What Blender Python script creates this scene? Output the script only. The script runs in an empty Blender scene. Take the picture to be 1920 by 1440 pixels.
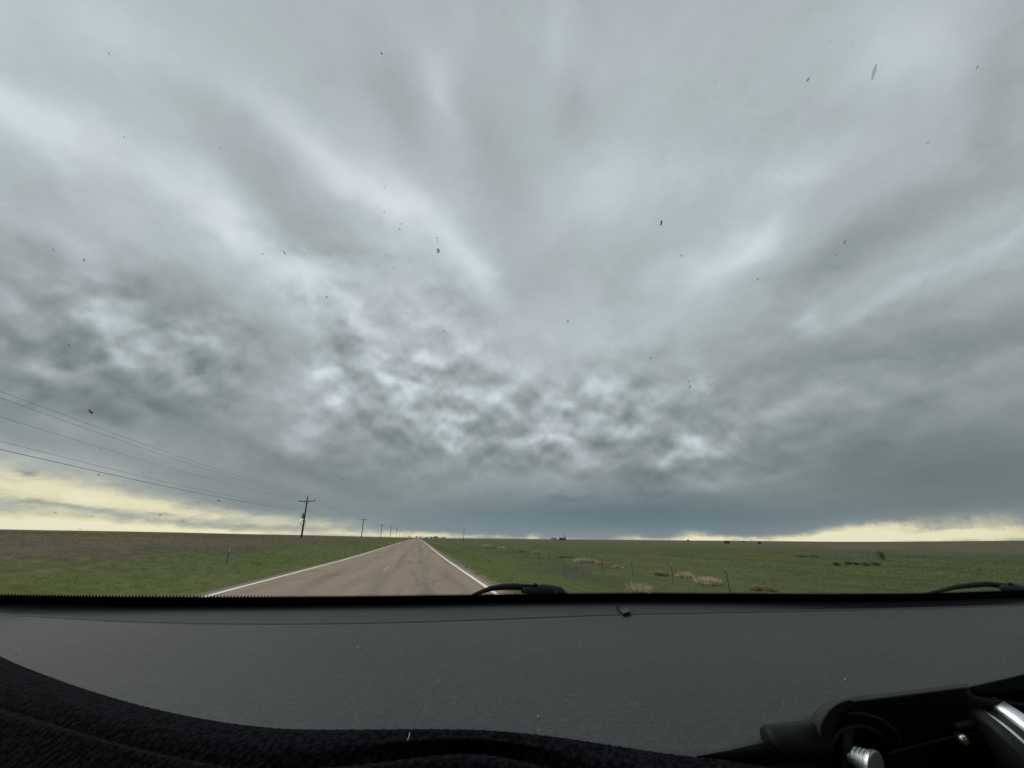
import bpy, bmesh, math, random
import numpy as np
from mathutils import Vector, Matrix
random.seed(7); rng = np.random.default_rng(11)
rad = math.radians
sc = bpy.context.scene
col = sc.collection
EYE = 1.38                                   # phone height above the road

# ------------------------------------------------------------------ camera
PITCH, YAW, ROLL = rad(21.9), rad(12.6), rad(0.5)
fw = Vector((math.sin(YAW)*math.cos(PITCH), math.cos(YAW)*math.cos(PITCH), math.sin(PITCH)))
r0 = Vector((math.cos(YAW), -math.sin(YAW), 0)); u0 = r0.cross(fw)
rt = r0*math.cos(ROLL) + u0*math.sin(ROLL); up = u0*math.cos(ROLL) - r0*math.sin(ROLL)
cd = bpy.data.cameras.new('camera'); cam = bpy.data.objects.new('camera', cd); col.objects.link(cam)
cam.matrix_world = Matrix(((rt.x, up.x, -fw.x, 0), (rt.y, up.y, -fw.y, 0), (rt.z, up.z, -fw.z, EYE), (0, 0, 0, 1)))
cd.sensor_width = 36; cd.lens = 36*721/1920; cd.clip_start = .01; cd.clip_end = 20000
sc.camera = cam
sc.view_settings.view_transform = 'Standard'; sc.view_settings.look = 'None'
sc.view_settings.exposure = 0; sc.view_settings.gamma = 1
try:
    sc.cycles.max_bounces = 4; sc.cycles.diffuse_bounces = 2; sc.cycles.glossy_bounces = 2; sc.cycles.transparent_max_bounces = 12
except Exception: pass

def lin(c):
    c = c/255
    return c/12.92 if c <= .04045 else ((c+.055)/1.055)**2.4
def L3(r, g, b, k=1.0): return (lin(r)*k, lin(g)*k, lin(b)*k, 1)

# ------------------------------------------------------------------ sky
SUN_EL, SUN_AZ = rad(55), rad(-60)
W = bpy.data.worlds.new('World'); sc.world = W; W.use_nodes = True
W.cycles.sampling_method = 'NONE'      # an even overcast: surfaces find it without a light map
T = W.node_tree; N = T.nodes; N.clear()
class G:                                      # small node helper
    def __init__(s, tree): s.t = tree; s.n = tree.nodes
    def new(s, kind, **kw):
        nd = s.n.new(kind)
        for k, v in kw.items(): setattr(nd, k, v)
        return nd
    def put(s, inp, v):
        if hasattr(v, 'is_output') or isinstance(v, bpy.types.NodeSocket): s.t.links.new(v, inp)
        else: inp.default_value = v
    def m(s, op, a, b=0.0, c=None, clamp=False):
        nd = s.new('ShaderNodeMath', operation=op, use_clamp=clamp)
        s.put(nd.inputs[0], a); s.put(nd.inputs[1], b)
        if c is not None: s.put(nd.inputs[2], c)
        return nd.outputs[0]
    def v(s, op, a, b=None, c=None):
        nd = s.new('ShaderNodeVectorMath', operation=op)
        s.put(nd.inputs[0], a)
        if b is not None: s.put(nd.inputs[1] if op != 'SCALE' else nd.inputs[3], b)
        if c is not None: s.put(nd.inputs[2], c)
        return nd.outputs[1] if op in ('DOT_PRODUCT', 'LENGTH', 'DISTANCE') else nd.outputs[0]
    def noise(s, vec, scale, detail=4, rough=.5, dist=0.0, colour=False):
        nd = s.new('ShaderNodeTexNoise'); s.put(nd.inputs['Vector'], vec)
        nd.inputs['Scale'].default_value = scale; nd.inputs['Detail'].default_value = detail
        nd.inputs['Roughness'].default_value = rough; nd.inputs['Distortion'].default_value = dist
        return nd.outputs['Color' if colour else 'Fac']
    def mapv(s, vec, loc=(0, 0, 0), rot=(0, 0, 0), scale=(1, 1, 1), kind='POINT'):
        nd = s.new('ShaderNodeMapping', vector_type=kind); s.put(nd.inputs[0], vec)
        nd.inputs[1].default_value = loc; nd.inputs[2].default_value = rot; nd.inputs[3].default_value = scale
        return nd.outputs[0]
    def ramp(s, fac, stops, interp='LINEAR'):
        nd = s.new('ShaderNodeValToRGB'); s.put(nd.inputs[0], fac); e = nd.color_ramp.elements
        nd.color_ramp.interpolation = interp
        e[0].position, e[0].color = stops[0][0], stops[0][1]
        e[1].position, e[1].color = stops[-1][0], stops[-1][1]
        for p, c in stops[1:-1]:
            x = e.new(p); x.color = c
        return nd.outputs[0]
    def mix(s, fac, a, b, blend='MIX'):
        nd = s.new('ShaderNodeMix', data_type='RGBA', blend_type=blend)
        s.put(nd.inputs[0], fac); s.put(nd.inputs[6], a); s.put(nd.inputs[7], b)
        return nd.outputs[2]
    def step(s, x, a, b):
        nd = s.new('ShaderNodeMapRange', interpolation_type='SMOOTHSTEP'); s.put(nd.inputs[0], x)
        nd.inputs[1].default_value = a; nd.inputs[2].default_value = b
        return nd.outputs[0]
g = G(T)
dirv = g.v('NORMALIZE', g.new('ShaderNodeTexCoord').outputs['Generated'])
sep = g.new('ShaderNodeSeparateXYZ'); T.links.new(dirv, sep.inputs[0])
dx, dy, dz = sep.outputs
# position on the flat underside of the cloud layer (streets run along the wind, towards the horizon)
den = g.m('ADD', g.m('MAXIMUM', dz, 0.0), .09)
cmb = g.new('ShaderNodeCombineXYZ'); g.put(cmb.inputs[0], g.m('DIVIDE', dx, den)); g.put(cmb.inputs[1], g.m('DIVIDE', dy, den))
plane = cmb.outputs[0]
# wandering edges: the direction is pushed about by turbulence before the cloud masses are looked up
flat = g.mapv(dirv, scale=(1, 1, 1.5))
w1 = g.v('SUBTRACT', g.noise(flat, 3.2, 3, .55, colour=True), (.5, .5, .5))
w2 = g.v('SUBTRACT', g.noise(flat, 11.0, 5, .62, colour=True), (.5, .5, .5))
dzs = g.step(dz, 0.0, .25)
amt = g.m('MULTIPLY_ADD', dzs, .85, .15)
low = g.m('MULTIPLY', g.step(dz, .74, .38), g.step(dz, .05, .2))
wd = g.v('SCALE', g.v('ADD', g.v('SCALE', w1, .13), g.v('SCALE', w2, g.m('MULTIPLY_ADD', low, .065, .035))), amt)
dcl = g.v('ADD', dirv, wd)
wl = g.v('MULTIPLY', g.v('SUBTRACT', g.noise(g.mapv(dirv, scale=(1, 1, 2.2)), 22.0, 5, .65, colour=True), (.5, .5, .5)), (.05, .05, .016))
dlow = g.v('ADD', dirv, wl)

CLOUDS = [(-47.1, 42.7, 10.08, 7.21, -128, 0.015), (-37.4, 0.7, 6.76, 1.79, -180, 0.05), (7.5, 21.8, 31.57, 8.71, -178, 0.06), (-34.5, 16.7, 9.32, 4.5, -174, -0.045),
 (-39.7, 20.0, 9.02, 5.78, -167, 0.045), (26.8, 3.5, 23.42, 2.43, 180, -0.03), (-11.2, 9.8, 13.12, 4.21, -176, -0.02), (-36.1, 19.1, 10.17, 6.11, -175, -0.03),
 (-37.1, 35.8, 16.59, 5.6, 174, 0.05), (-13.7, 45.8, 19.14, 6.29, 161, 0.05), (31.2, 43.1, 10.29, 9.3, 119, 0.03), (48.5, 34.8, 10.98, 4.61, -173, 0.03),
 (40.4, 58.7, 28.68, 4.55, 156, 0.02), (-30.0, 30.4, 12.57, 5.52, 167, 0.03), (70.3, 37.8, 6.45, 4.22, 104, 0.01), (42.7, 25.2, 12.49, 3.51, -171, -0.02),
 (73.2, 30.0, 3.22, 2.76, 166, -0.03), (-50.3, 34.5, 2.24, 1.33, -180, 0.13), (-45.9, 34.9, 2.98, 1.84, -170, 0.14), (-37.3, 36.3, 4.73, 2.22, -175, 0.11),
 (-29.1, 34.0, 3.69, 1.97, 158, 0.2), (-21.4, 32.1, 4.61, 2.55, 159, 0.16), (-14.1, 29.8, 5.22, 2.51, 156, 0.11), (-41.7, 31.2, 4.53, 2.31, -162, 0.05),
 (-34.0, 35.0, 2.59, 1.46, -179, 0.06), (-46.7, 44.7, 3.53, 2.53, -139, 0.06), (-31.2, 47.4, 6.14, 2.11, -176, 0.08), (-19.3, 46.4, 5.91, 2.28, 169, 0.14),
 (-9.9, 45.4, 4.24, 2.18, 155, 0.15), (0.5, 41.7, 6.21, 2.03, 147, 0.15), (6.7, 37.2, 5.17, 2.65, 135, 0.09), (-17.9, 57.3, 8.11, 4.13, -175, -0.02),
 (-34.6, 43.9, 6.52, 3.38, 177, -0.05), (-23.6, 39.5, 7.93, 2.72, 166, -0.06), (-2.9, 57.7, 4.26, 1.89, 107, 0.12), (-10.2, 53.8, 5.76, 2.84, 111, -0.05),
 (25.2, 63.9, 4.71, 2.04, 74, 0.07), (27.3, 56.4, 3.81, 2.14, 100, -0.05), (8.9, 50.2, 10.55, 4.15, 115, -0.04), (33.0, 47.3, 5.77, 3.81, 178, 0.09),
 (45.2, 45.0, 8.53, 2.42, 170, 0.04), (58.4, 40.3, 3.92, 1.44, 176, 0.08), (51.4, 35.4, 3.64, 1.4, -156, 0.16), (45.4, 34.0, 4.65, 1.9, -165, 0.11),
 (38.6, 35.4, 3.83, 2.13, -164, 0.05), (63.5, 43.5, 4.8, 3.0, 154, -0.05), (71.9, 44.9, 4.91, 2.73, 86, 0.07), (55.9, 51.0, 7.41, 3.74, 147, -0.01),
 (76.0, 38.5, 7.24, 1.9, 71, -0.06), (58.6, 30.8, 7.97, 2.24, -171, -0.1), (71.2, 25.9, 2.99, 1.08, -164, 0.12), (65.1, 24.5, 4.33, 1.26, -175, 0.09),
 (57.9, 23.5, 5.38, 1.65, -174, 0.08), (53.7, 24.8, 1.29, 1.13, 170, 0.13), (26.0, 30.7, 8.95, 3.44, -125, 0.05), (36.8, 30.0, 5.38, 4.38, -172, 0.04),
 (31.8, 35.2, 6.25, 5.13, -123, -0.04), (52.2, 20.1, 11.88, 3.44, -172, -0.09), (64.6, 18.1, 6.98, 2.59, 178, -0.08), (61.8, 16.8, 2.56, 1.25, -151, 0.05),
 (66.9, 16.2, 2.25, 1.05, -174, 0.06), (56.6, 8.8, 16.89, 4.4, 180, -0.08), (62.2, 5.5, 8.61, 3.89, 177, -0.05), (41.0, 20.3, 1.79, 0.99, -178, 0.16),
 (35.7, 18.2, 4.16, 1.6, -165, 0.05), (45.2, 14.8, 5.28, 1.2, -177, 0.05), (38.2, 11.8, 2.62, 1.11, -173, 0.17), (36.0, 10.1, 3.11, 1.22, -157, 0.13),
 (43.0, 6.7, 7.12, 0.75, -172, 0.09), (31.0, 9.8, 5.12, 4.18, -146, -0.06), (25.7, 16.8, 3.87, 3.76, 66, -0.03), (16.7, 14.6, 3.3, 1.25, -171, 0.2),
 (23.6, 10.1, 3.44, 1.91, -147, 0.12), (4.9, 16.1, 2.8, 1.71, 84, 0.22), (9.7, 19.9, 2.85, 1.43, -158, 0.15), (13.9, 17.5, 3.96, 3.16, 160, -0.04),
 (-2.7, 19.9, 1.69, 1.64, 101, 0.2), (-6.7, 17.6, 4.29, 2.26, -174, 0.08), (4.1, 21.6, 3.9, 2.2, -176, -0.08), (-10.4, 22.4, 4.85, 3.31, 167, -0.08),
 (10.3, 12.4, 3.91, 3.48, 180, -0.05), (23.5, 20.1, 3.87, 1.71, -158, 0.1), (27.0, 13.7, 2.97, 1.89, 178, 0.06), (-16.8, 11.7, 2.47, 1.47, 173, 0.19),
 (-16.0, 17.8, 3.64, 3.02, 143, 0.13), (-15.9, 20.7, 1.56, 1.4, 98, 0.08), (-7.4, 12.3, 5.58, 3.65, -177, -0.03), (-9.6, 26.3, 4.22, 2.94, 146, 0.04),
 (1.9, 27.7, 4.6, 3.49, 123, 0.05), (12.5, 29.8, 8.6, 2.75, -125, 0.03), (17.2, 37.3, 8.91, 3.02, -138, -0.03), (-42.2, 22.8, 3.56, 2.43, -164, -0.09),
 (-45.0, 21.8, 1.47, 1.11, 89, 0.06), (-33.1, 24.6, 5.31, 3.23, 175, -0.09), (-38.1, 21.3, 3.8, 1.24, -127, 0.06), (-36.9, 18.8, 2.48, 1.89, 100, -0.05),
 (-31.8, 20.0, 2.17, 1.76, 124, 0.1), (-27.6, 18.1, 2.66, 1.52, 153, 0.06), (-29.8, 19.3, 0.85, 0.73, -156, -0.1), (-42.2, 17.8, 2.48, 1.67, -175, -0.05),
 (-33.7, 17.0, 3.32, 1.15, -162, 0.05), (-39.5, 13.7, 2.04, 1.48, 107, -0.11), (-42.3, 14.1, 1.45, 1.32, 99, -0.1), (-34.4, 13.5, 2.83, 1.95, 173, -0.12),
 (-28.4, 13.4, 3.91, 1.99, 170, -0.09), (-24.7, 22.2, 4.56, 3.73, 144, -0.08), (-14.4, 27.6, 4.58, 2.86, 159, -0.03), (-22.9, 15.1, 3.94, 3.25, 107, -0.02),
 (-21.6, 25.1, 5.29, 2.67, 160, -0.02), (-21.2, 10.1, 8.98, 2.52, 175, -0.05), (-10.8, 7.1, 11.06, 2.75, -177, -0.03), (-32.4, 9.6, 6.18, 1.12, 164, 0.04),
 (-15.7, 6.4, 3.07, 0.9, 172, 0.06), (-35.4, 6.5, 8.4, 1.23, 168, 0.1), (-38.7, 7.0, 4.03, 0.9, 171, 0.08), (-45.4, 23.8, 2.88, 2.14, -124, -0.03),
 (-45.9, 29.5, 2.77, 1.83, -145, -0.03), (-48.1, 39.6, 3.47, 2.66, -148, -0.03), (21.8, 5.1, 3.71, 0.5, 180, -0.06), (33.3, 5.3, 3.35, 0.55, 179, -0.06),
 (33.6, 2.8, 13.12, 1.86, 180, -0.05), (15.8, 2.8, 16.47, 2.13, -180, -0.04)]
WARM = [(-36.7, 0.5, 8.44, 0.97, 175, 0.85), (-29.8, 0.4, 9.83, 0.75, 177, 0.7), (-38.7, 3.9, 9.64, 1.74, 172, 0.55), (-36.8, 5.3, 9.82, 1.85, 172, 0.18),
 (-27.0, 2.7, 8.29, 1.07, 175, 0.4), (-18.3, 1.8, 7.79, 0.84, 178, 0.35), (-23.1, 0.2, 8.79, 0.5, 180, 0.6), (-35.4, 6.5, 9.69, 2.9, 172, 0.12),
 (-11.7, 1.4, 6.8, 1.02, -179, 0.28), (-8.4, 0.4, 8.37, 0.51, -179, 0.5), (-0.3, 0.3, 6.31, 0.37, -179, 0.6), (8.4, 0.2, 6.61, 0.24, -180, 0.45),
 (-37.1, 2.9, 1.61, 0.28, -179, -0.22), (-34.3, 2.5, 3.35, 0.28, 173, -0.3), (-31.3, 1.9, 2.05, 0.2, 172, -0.2), (-38.5, 5.2, 0.63, 0.18, 178, -0.4),
 (-34.1, 2.1, 9.49, 1.9, 176, 0.22), (-28.4, 2.1, 1.11, 0.21, -178, -0.22), (15.6, 0.2, 1.18, 0.48, -179, 0.5), (20.1, -0.0, 2.9, 0.27, -180, 0.35),
 (28.6, 0.2, 2.05, 0.46, -179, 0.4), (36.5, 0.6, 2.11, 0.63, -179, 0.5), (37.6, 0.1, 4.25, 0.37, -179, 0.45), (32.6, -0.0, 6.52, 0.32, -179, 0.4),
 (42.3, 0.1, 5.58, 0.36, -179, 0.4), (50.5, 0.4, 4.21, 0.7, -177, 0.75), (54.2, 1.2, 3.86, 0.86, -175, 0.75), (48.5, 0.0, 5.34, 0.44, -179, 0.5),
 (56.4, 0.3, 5.8, 0.54, -179, 0.75), (60.1, 0.8, 3.85, 0.36, -175, 0.45), (61.0, 1.4, 3.76, 0.81, -175, 0.22), (63.3, 0.6, 3.38, 0.51, -175, 0.6),
 (62.4, 1.9, 4.19, 1.16, -176, 0.28)]
BLUE = [(8.3, 2.0, 19.32, 1.54, -179, 0.7), (30.3, 3.1, 17.8, 2.38, 180, 0.8), (42.5, 1.4, 8.98, 0.97, 180, 0.5), (18.9, 5.7, 15.09, 2.91, 180, 0.3)]
ROUGH = [(-23.4, 12.4, 11.63, 5.13, -171, -0.1), (-40.0, 17.6, 7.78, 6.14, -180, 0.26), (-28.7, 18.4, 9.36, 7.26, 168, 0.26), (-16.0, 17.8, 7.08, 6.91, 116, -0.16),
 (-2.4, 20.3, 11.22, 7.71, -174, -0.2), (14.3, 15.6, 15.0, 6.28, -170, -0.22), (27.9, 15.2, 8.93, 7.54, -168, -0.16), (38.7, 10.7, 6.5, 4.08, -170, -0.2),
 (-18.0, 30.3, 12.39, 5.51, 151, -0.12), (50.7, 13.9, 11.43, 5.57, -176, -0.09), (-0.1, 30.6, 12.73, 9.2, 124, -0.1)]        # + hanging lobes, - heaped heads
def masses(table, vec):
    # each entry: azimuth, elevation, two angular half sizes, tilt (degrees), strength
    acc = None; gain = .62 if table is CLOUDS else 1.0
    for i, (az, el, s1, s2, rot, amp) in enumerate(table):
        # evaluated in batches of eight (the tiny link keeps the shader compiler's stack small)
        if i and i % 8 == 0: vec = g.v('ADD', vec, g.v('SCALE', (1e-7, 1e-7, 1e-7), acc))
        a, e = rad(az), rad(el)
        D = Vector((math.sin(a)*math.cos(e), math.cos(a)*math.cos(e), math.sin(e)))
        E = Vector((math.cos(a), -math.sin(a), 0)); U = E.cross(D)
        c, s = math.cos(rad(rot)), math.sin(rad(rot))
        t1 = E*c + U*s; t2 = D.cross(t1)
        p = g.v('DOT_PRODUCT', vec, t1/math.tan(rad(s1))); q = g.v('DOT_PRODUCT', vec, t2/math.tan(rad(s2)))
        w = g.m('POWER', .3679, g.m('MULTIPLY_ADD', q, q, g.m('MULTIPLY', p, p)))
        if amp > 0: amp *= gain
        acc = g.m('MULTIPLY', w, amp) if acc is None else g.m('MULTIPLY_ADD', w, amp, acc)
    return acc
def after(vec, acc): return g.v('ADD', vec, g.v('SCALE', (1e-7, 1e-7, 1e-7), acc))
big = masses(CLOUDS, dcl)
warm = masses(WARM, after(dlow, big))
blue = masses(BLUE, after(dirv, warm))
rough = masses(ROUGH, after(dirv, blue))
rabs = g.m('ABSOLUTE', rough)
# overall level against elevation, and darker towards the right where the rain is
base = g.ramp(dz, [(0.0, (.52,)*3+(1,)), (.06, (.50,)*3+(1,)), (.14, (.545,)*3+(1,)), (.28, (.615,)*3+(1,)), (.45, (.675,)*3+(1,)), (.7, (.705,)*3+(1,)), (.92, (.69,)*3+(1,))])
az_dark = g.m('MULTIPLY', g.step(dx, .25, 1.0), -.03)
# fine structure: streets on the cloud deck, billows and mamma
pl = g.mapv(plane, rot=(0, 0, rad(-20)), scale=(1.0, .42, 1))
n_st = g.m('SUBTRACT', g.noise(pl, 1.7, 6, .55, .6), .5)
n_fb = g.m('SUBTRACT', g.noise(g.v('ADD', plane, g.v('SCALE', w2, 1.2)), 1.5, 7, .6, .35), .5)
n_dir = g.m('SUBTRACT', g.noise(g.mapv(dcl, scale=(1, 1, 1.7)), 7.0, 8, .58, .3), .5)
# relief of the heaped heads and hanging lobes: upper faces catch light, undersides are dull
hp = g.mapv(g.v('ADD', dirv, g.v('ADD', g.v('SCALE', w1, .05), g.v('SCALE', w2, .010))), scale=(1, 1, 1.15))
ha = g.noise(hp, 13.0, 3, .38, .0); hb = g.noise(g.v('ADD', hp, (0, 0, .022)), 13.0, 3, .38, .0)
relief = g.m('SUBTRACT', ha, hb)
heap = g.m('MULTIPLY_ADD', relief, 3.0, g.m('MULTIPLY', g.m('SUBTRACT', ha, .5), -.55))
L = g.m('ADD', g.m('ADD', base, big), az_dark)
L = g.m('MULTIPLY_ADD', n_st, g.m('MULTIPLY_ADD', dzs, .13, .02), L)
L = g.m('MULTIPLY_ADD', n_fb, g.m('MULTIPLY_ADD', g.step(dz, .05, .3), .06, .03), L)
L = g.m('MULTIPLY_ADD', n_dir, g.m('MULTIPLY_ADD', rabs, .32, g.m('MULTIPLY_ADD', low, .07, .035)), L)
L = g.m('MULTIPLY_ADD', heap, g.m('ADD', rabs, g.m('MULTIPLY', low, .03)), L)
cloud = g.ramp(L, [(.0, L3(40, 46, 48)), (.42, L3(112, 122, 124)), (.52, L3(134, 142, 144)), (.62, L3(157, 163, 167)), (.72, L3(179, 187, 192)), (.82, L3(203, 210, 216)), (.93, L3(224, 229, 233)), (1, L3(236, 240, 242))])
# slow drifts of hue: lilac grey against green grey
hue = g.noise(g.mapv(dcl, scale=(1, 1, 1.4)), 2.6, 3, .5)
cloud = g.mix(g.m('MULTIPLY', g.step(hue, .42,   .66), .28), cloud, g.mix(1.0, cloud, (1.03, .975, 1.01, 1), 'MULTIPLY'))
cloud = g.mix(g.m('MULTIPLY', g.step(hue, .56, .36), .5), cloud, g.mix(1.0, cloud, (.975, 1.005, .995, 1), 'MULTIPLY'))
cloud = g.mix(1.0, cloud, (1.06, 1.085, 1.075, 1), 'MULTIPLY')
cloud = g.mix(g.m('MULTIPLY', g.m('MINIMUM', blue, 1.0), .95), cloud, g.mix(1.0, cloud, (.80, .97, 1.09, 1), 'MULTIPLY'))
# clear low sky behind the deck
sky = g.new('ShaderNodeTexSky', sky_type='NISHITA'); sky.sun_disc = False
sky.sun_elevation = SUN_EL; sky.sun_rotation = SUN_AZ; sky.dust_density = 3.0; sky.altitude = 1400
wn = g.noise(g.mapv(dlow, scale=(1, 1, 3.5)), 26.0, 6, .62)
streak = g.noise(g.mapv(dirv, scale=(1, 1, .10)), 55.0, 4, .6)
rain = g.m('MULTIPLY', g.m('SUBTRACT', streak, .5), g.m('MULTIPLY', g.step(dx, -.1, .3), .45))
wf = g.m('ADD', g.m('ADD', warm, g.m('MULTIPLY', g.m('SUBTRACT', wn, .5), g.m('MULTIPLY', g.step(warm, 0.05, .5), .6))), g.m('MULTIPLY', rain, g.step(warm, .08, .4)))
wf = g.m('MAXIMUM', wf, 0.0, clamp=True)
gap = g.ramp(wf, [(0, L3(164, 171, 166)), (.3, L3(202, 204, 188)), (.55, L3(230, 225, 192)), (.8, L3(250, 241, 198)), (1, L3(255, 249, 216))])
gap10 = g.mix(1.0, gap, (9.0, 9.0, 9.0, 1), 'MULTIPLY')
gap10 = g.mix(.10, gap10, sky.outputs[0])
cloud10 = g.mix(1.0, cloud, (9.9, 9.9, 9.9, 1), 'MULTIPLY')
skyc = g.mix(g.step(wf, -.1, .95), cloud10, gap10)
bg = g.new('ShaderNodeBackground'); g.put(bg.inputs[0], skyc); bg.inputs[1].default_value = .1
wo = g.new('ShaderNodeOutputWorld'); T.links.new(bg.outputs[0], wo.inputs[0])

# ------------------------------------------------------------------ sun (behind cloud: very soft)
sl = bpy.data.lights.new('sun', 'SUN'); sl.energy = 1.5; sl.angle = rad(50); sl.color = (1, .955, .88)
so = bpy.data.objects.new('sun', sl); col.objects.link(so)
sd = Vector((math.sin(SUN_AZ)*math.cos(SUN_EL), math.cos(SUN_AZ)*math.cos(SUN_EL), math.sin(SUN_EL)))
so.rotation_euler = sd.to_track_quat('Z', 'Y').to_euler()

# ------------------------------------------------------------------ helpers
def tag(o, label=None, cat=None, group=None, kind=None):
    for k, v in (('label', label), ('category', cat), ('group', group), ('kind', kind)):
        if v: o[k] = v
    return o
def empty(name, loc=(0, 0, 0), rz=0):
    o = bpy.data.objects.new(name, None); col.objects.link(o); o.location = loc; o.rotation_euler = (0, 0, rz)
    o.empty_display_size = .1
    return o
def mesh(name, vs, fs, mat, parent=None, smooth=False):
    me = bpy.data.meshes.new(name); me.from_pydata([tuple(v) for v in vs], [], fs); me.update()
    if smooth: me.polygons.foreach_set('use_smooth', [True]*len(me.polygons))
    o = bpy.data.objects.new(name, me); col.objects.link(o); me.materials.append(mat)
    if parent: o.parent = parent
    return o
def grid(nu, nv, flip=False):
    f = []
    for i in range(nu-1):
        for j in range(nv-1):
            a = i*nv+j; q = (a, a+nv, a+nv+1, a+1)
            f.append(q[::-1] if flip else q)
    return f
class MB:
    def __init__(s): s.v = []; s.f = []
    def add(s, vs, fs):
        n = len(s.v); s.v += [tuple(v) for v in vs]; s.f += [tuple(i+n for i in f) for f in fs]; return s
    def box(s, c, d, M=None):
        c = Vector(c); d = Vector(d)/2
        vs = [c+Vector((sx*d.x, sy*d.y, sz*d.z)) for sx in (-1, 1) for sy in (-1, 1) for sz in (-1, 1)]
        if M: vs = [M@v for v in vs]
        return s.add(vs, [(0, 1, 3, 2), (4, 6, 7, 5), (0, 4, 5, 1), (2, 3, 7, 6), (0, 2, 6, 4), (1, 5, 7, 3)])
    def tube(s, pts, rs, n=8, cap=True):
        pts = [Vector(p) for p in pts]
        if not hasattr(rs, '__len__'): rs = [rs]*len(pts)
        vs = []; ref = None
        for i, p in enumerate(pts):
            d = (pts[min(i+1, len(pts)-1)]-pts[max(i-1, 0)]).normalized()
            if ref is None: ref = d.orthogonal().normalized()
            a = (ref-d*ref.dot(d)).normalized(); ref = a; b = d.cross(a)
            for k in range(n):
                t = 2*math.pi*k/n; vs.append(p+(a*math.cos(t)+b*math.sin(t))*rs[i])
        fs = []
        for i in range(len(pts)-1):
            for k in range(n):
                fs.append((i*n+k, i*n+(k+1) % n, (i+1)*n+(k+1) % n, (i+1)*n+k))
        if cap: fs += [tuple(range(n))[::-1], tuple((len(pts)-1)*n+k for k in range(n))]
        return s.add(vs, fs)
    def build(s, name, mat, parent=None, smooth=False, bevel=0):
        o = mesh(name, s.v, s.f, mat, parent, smooth)
        if bevel:
            b = o.modifiers.new('bevel', 'BEVEL'); b.width = bevel; b.segments = 3; b.limit_method = 'ANGLE'
        return o
def copy_tree(o, parent=None):
    c = o.copy(); col.objects.link(c); c.parent = parent
    for ch in list(o.children): copy_tree(ch, c)
    return c
def material(name, rough=.8, spec=.3, metal=0.0):
    m = bpy.data.materials.new(name); m.use_nodes = True
    p = m.node_tree.nodes['Principled BSDF']; h = G(m.node_tree)
    p.inputs['Roughness'].default_value = rough; p.inputs['Metallic'].default_value = metal
    p.inputs['Specular IOR Level'].default_value = spec
    pos = h.new('ShaderNodeNewGeometry').outputs['Position']
    return m, h, p, pos
def simple(name, rgb, rough=.7, spec=.3, metal=0.0, var=.25, scale=40, bump=0.0):
    m, h, p, pos = material(name, rough, spec, metal)
    n = h.noise(pos, scale, 4, .6)
    a = tuple(c*(1-var) for c in rgb)+(1,); b = tuple(min(1, c*(1+var)) for c in rgb)+(1,)
    h.put(p.inputs['Base Color'], h.ramp(n, [(.3, a), (.7, b)]))
    if bump:
        bn = h.new('ShaderNodeBump'); bn.inputs['Strength'].default_value = bump; bn.inputs['Distance'].default_value = .002
        h.put(bn.inputs['Height'], n); h.put(p.inputs['Normal'], bn.outputs[0])
    return m

# ------------------------------------------------------------------ terrain

ZY=([-200,0,13,20,30,45,70,120,200,400,900,7000],[0,0,0,-.04,-.10,-.11,-.05,.04,.12,.25,.2,-1.0])
XP=([-7000,-900,-260,-110,-40,-22,-17,-13,-9.5,-7.4,-5.9,-5.25,-5.2,2.45,2.5,3.3,5,9,13,60,7000],
    [.9,1.25,1.9,2.5,1.5,1.22,1.0,.45,-.38,-.5,-.14,-.02,-.06,-.06,-.02,-.07,-.45,-1.12,-1.18,-1.2,-1.1])
def road_z(y): return np.interp(y,*ZY)
def bump(x,y,cx,cy,sx,sy,h): return h*np.exp(-((x-cx)/sx)**2-((y-cy)/sy)**2)
def terrain(x,y):
    x=np.asarray(x,float); y=np.asarray(y,float)
    a=np.clip((np.abs(x)-6)/30,0,1)
    z=np.interp(x,*XP)+np.interp(y,*ZY)
    z=z+a*(.07*np.sin(x*.31+y*.05)*np.sin(y*.21+1)+.15*np.sin(x*.043+2)*np.sin(y*.031+x*.01))
    z=z+bump(x,y,900,60,330,420,11)+bump(x,y,-330,330,140,160,1.2)
    z=z-1.5*np.clip((np.hypot(x,y)-1500)/4000,0,1)
    return z

def spread(a, b, fine, lo, hi, k=1.12):
    out = list(np.arange(a, b+1e-6, fine)); s = fine; x = b
    while x < hi: s *= k; x += s; out.append(x)
    s = fine; x = a
    while x > lo: s *= k; x -= s; out.insert(0, x)
    return np.array(out)
xs = spread(-26, 20, .4, -6800, 6800, 1.09); ys = spread(0, 60, .8, -900, 6900, 1.07)
xs = np.unique(np.concatenate([xs, [-5.25, -5.2, 2.45, 2.5]]))
X, Y = np.meshgrid(xs, ys, indexing='ij'); Z = terrain(X, Y)
r = np.random.default_rng(3)
off = (X < -6.5) | (X > 3.8)
Z = Z + off*r.normal(0, .018, X.shape)*(np.hypot(X, Y) < 160)

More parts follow.
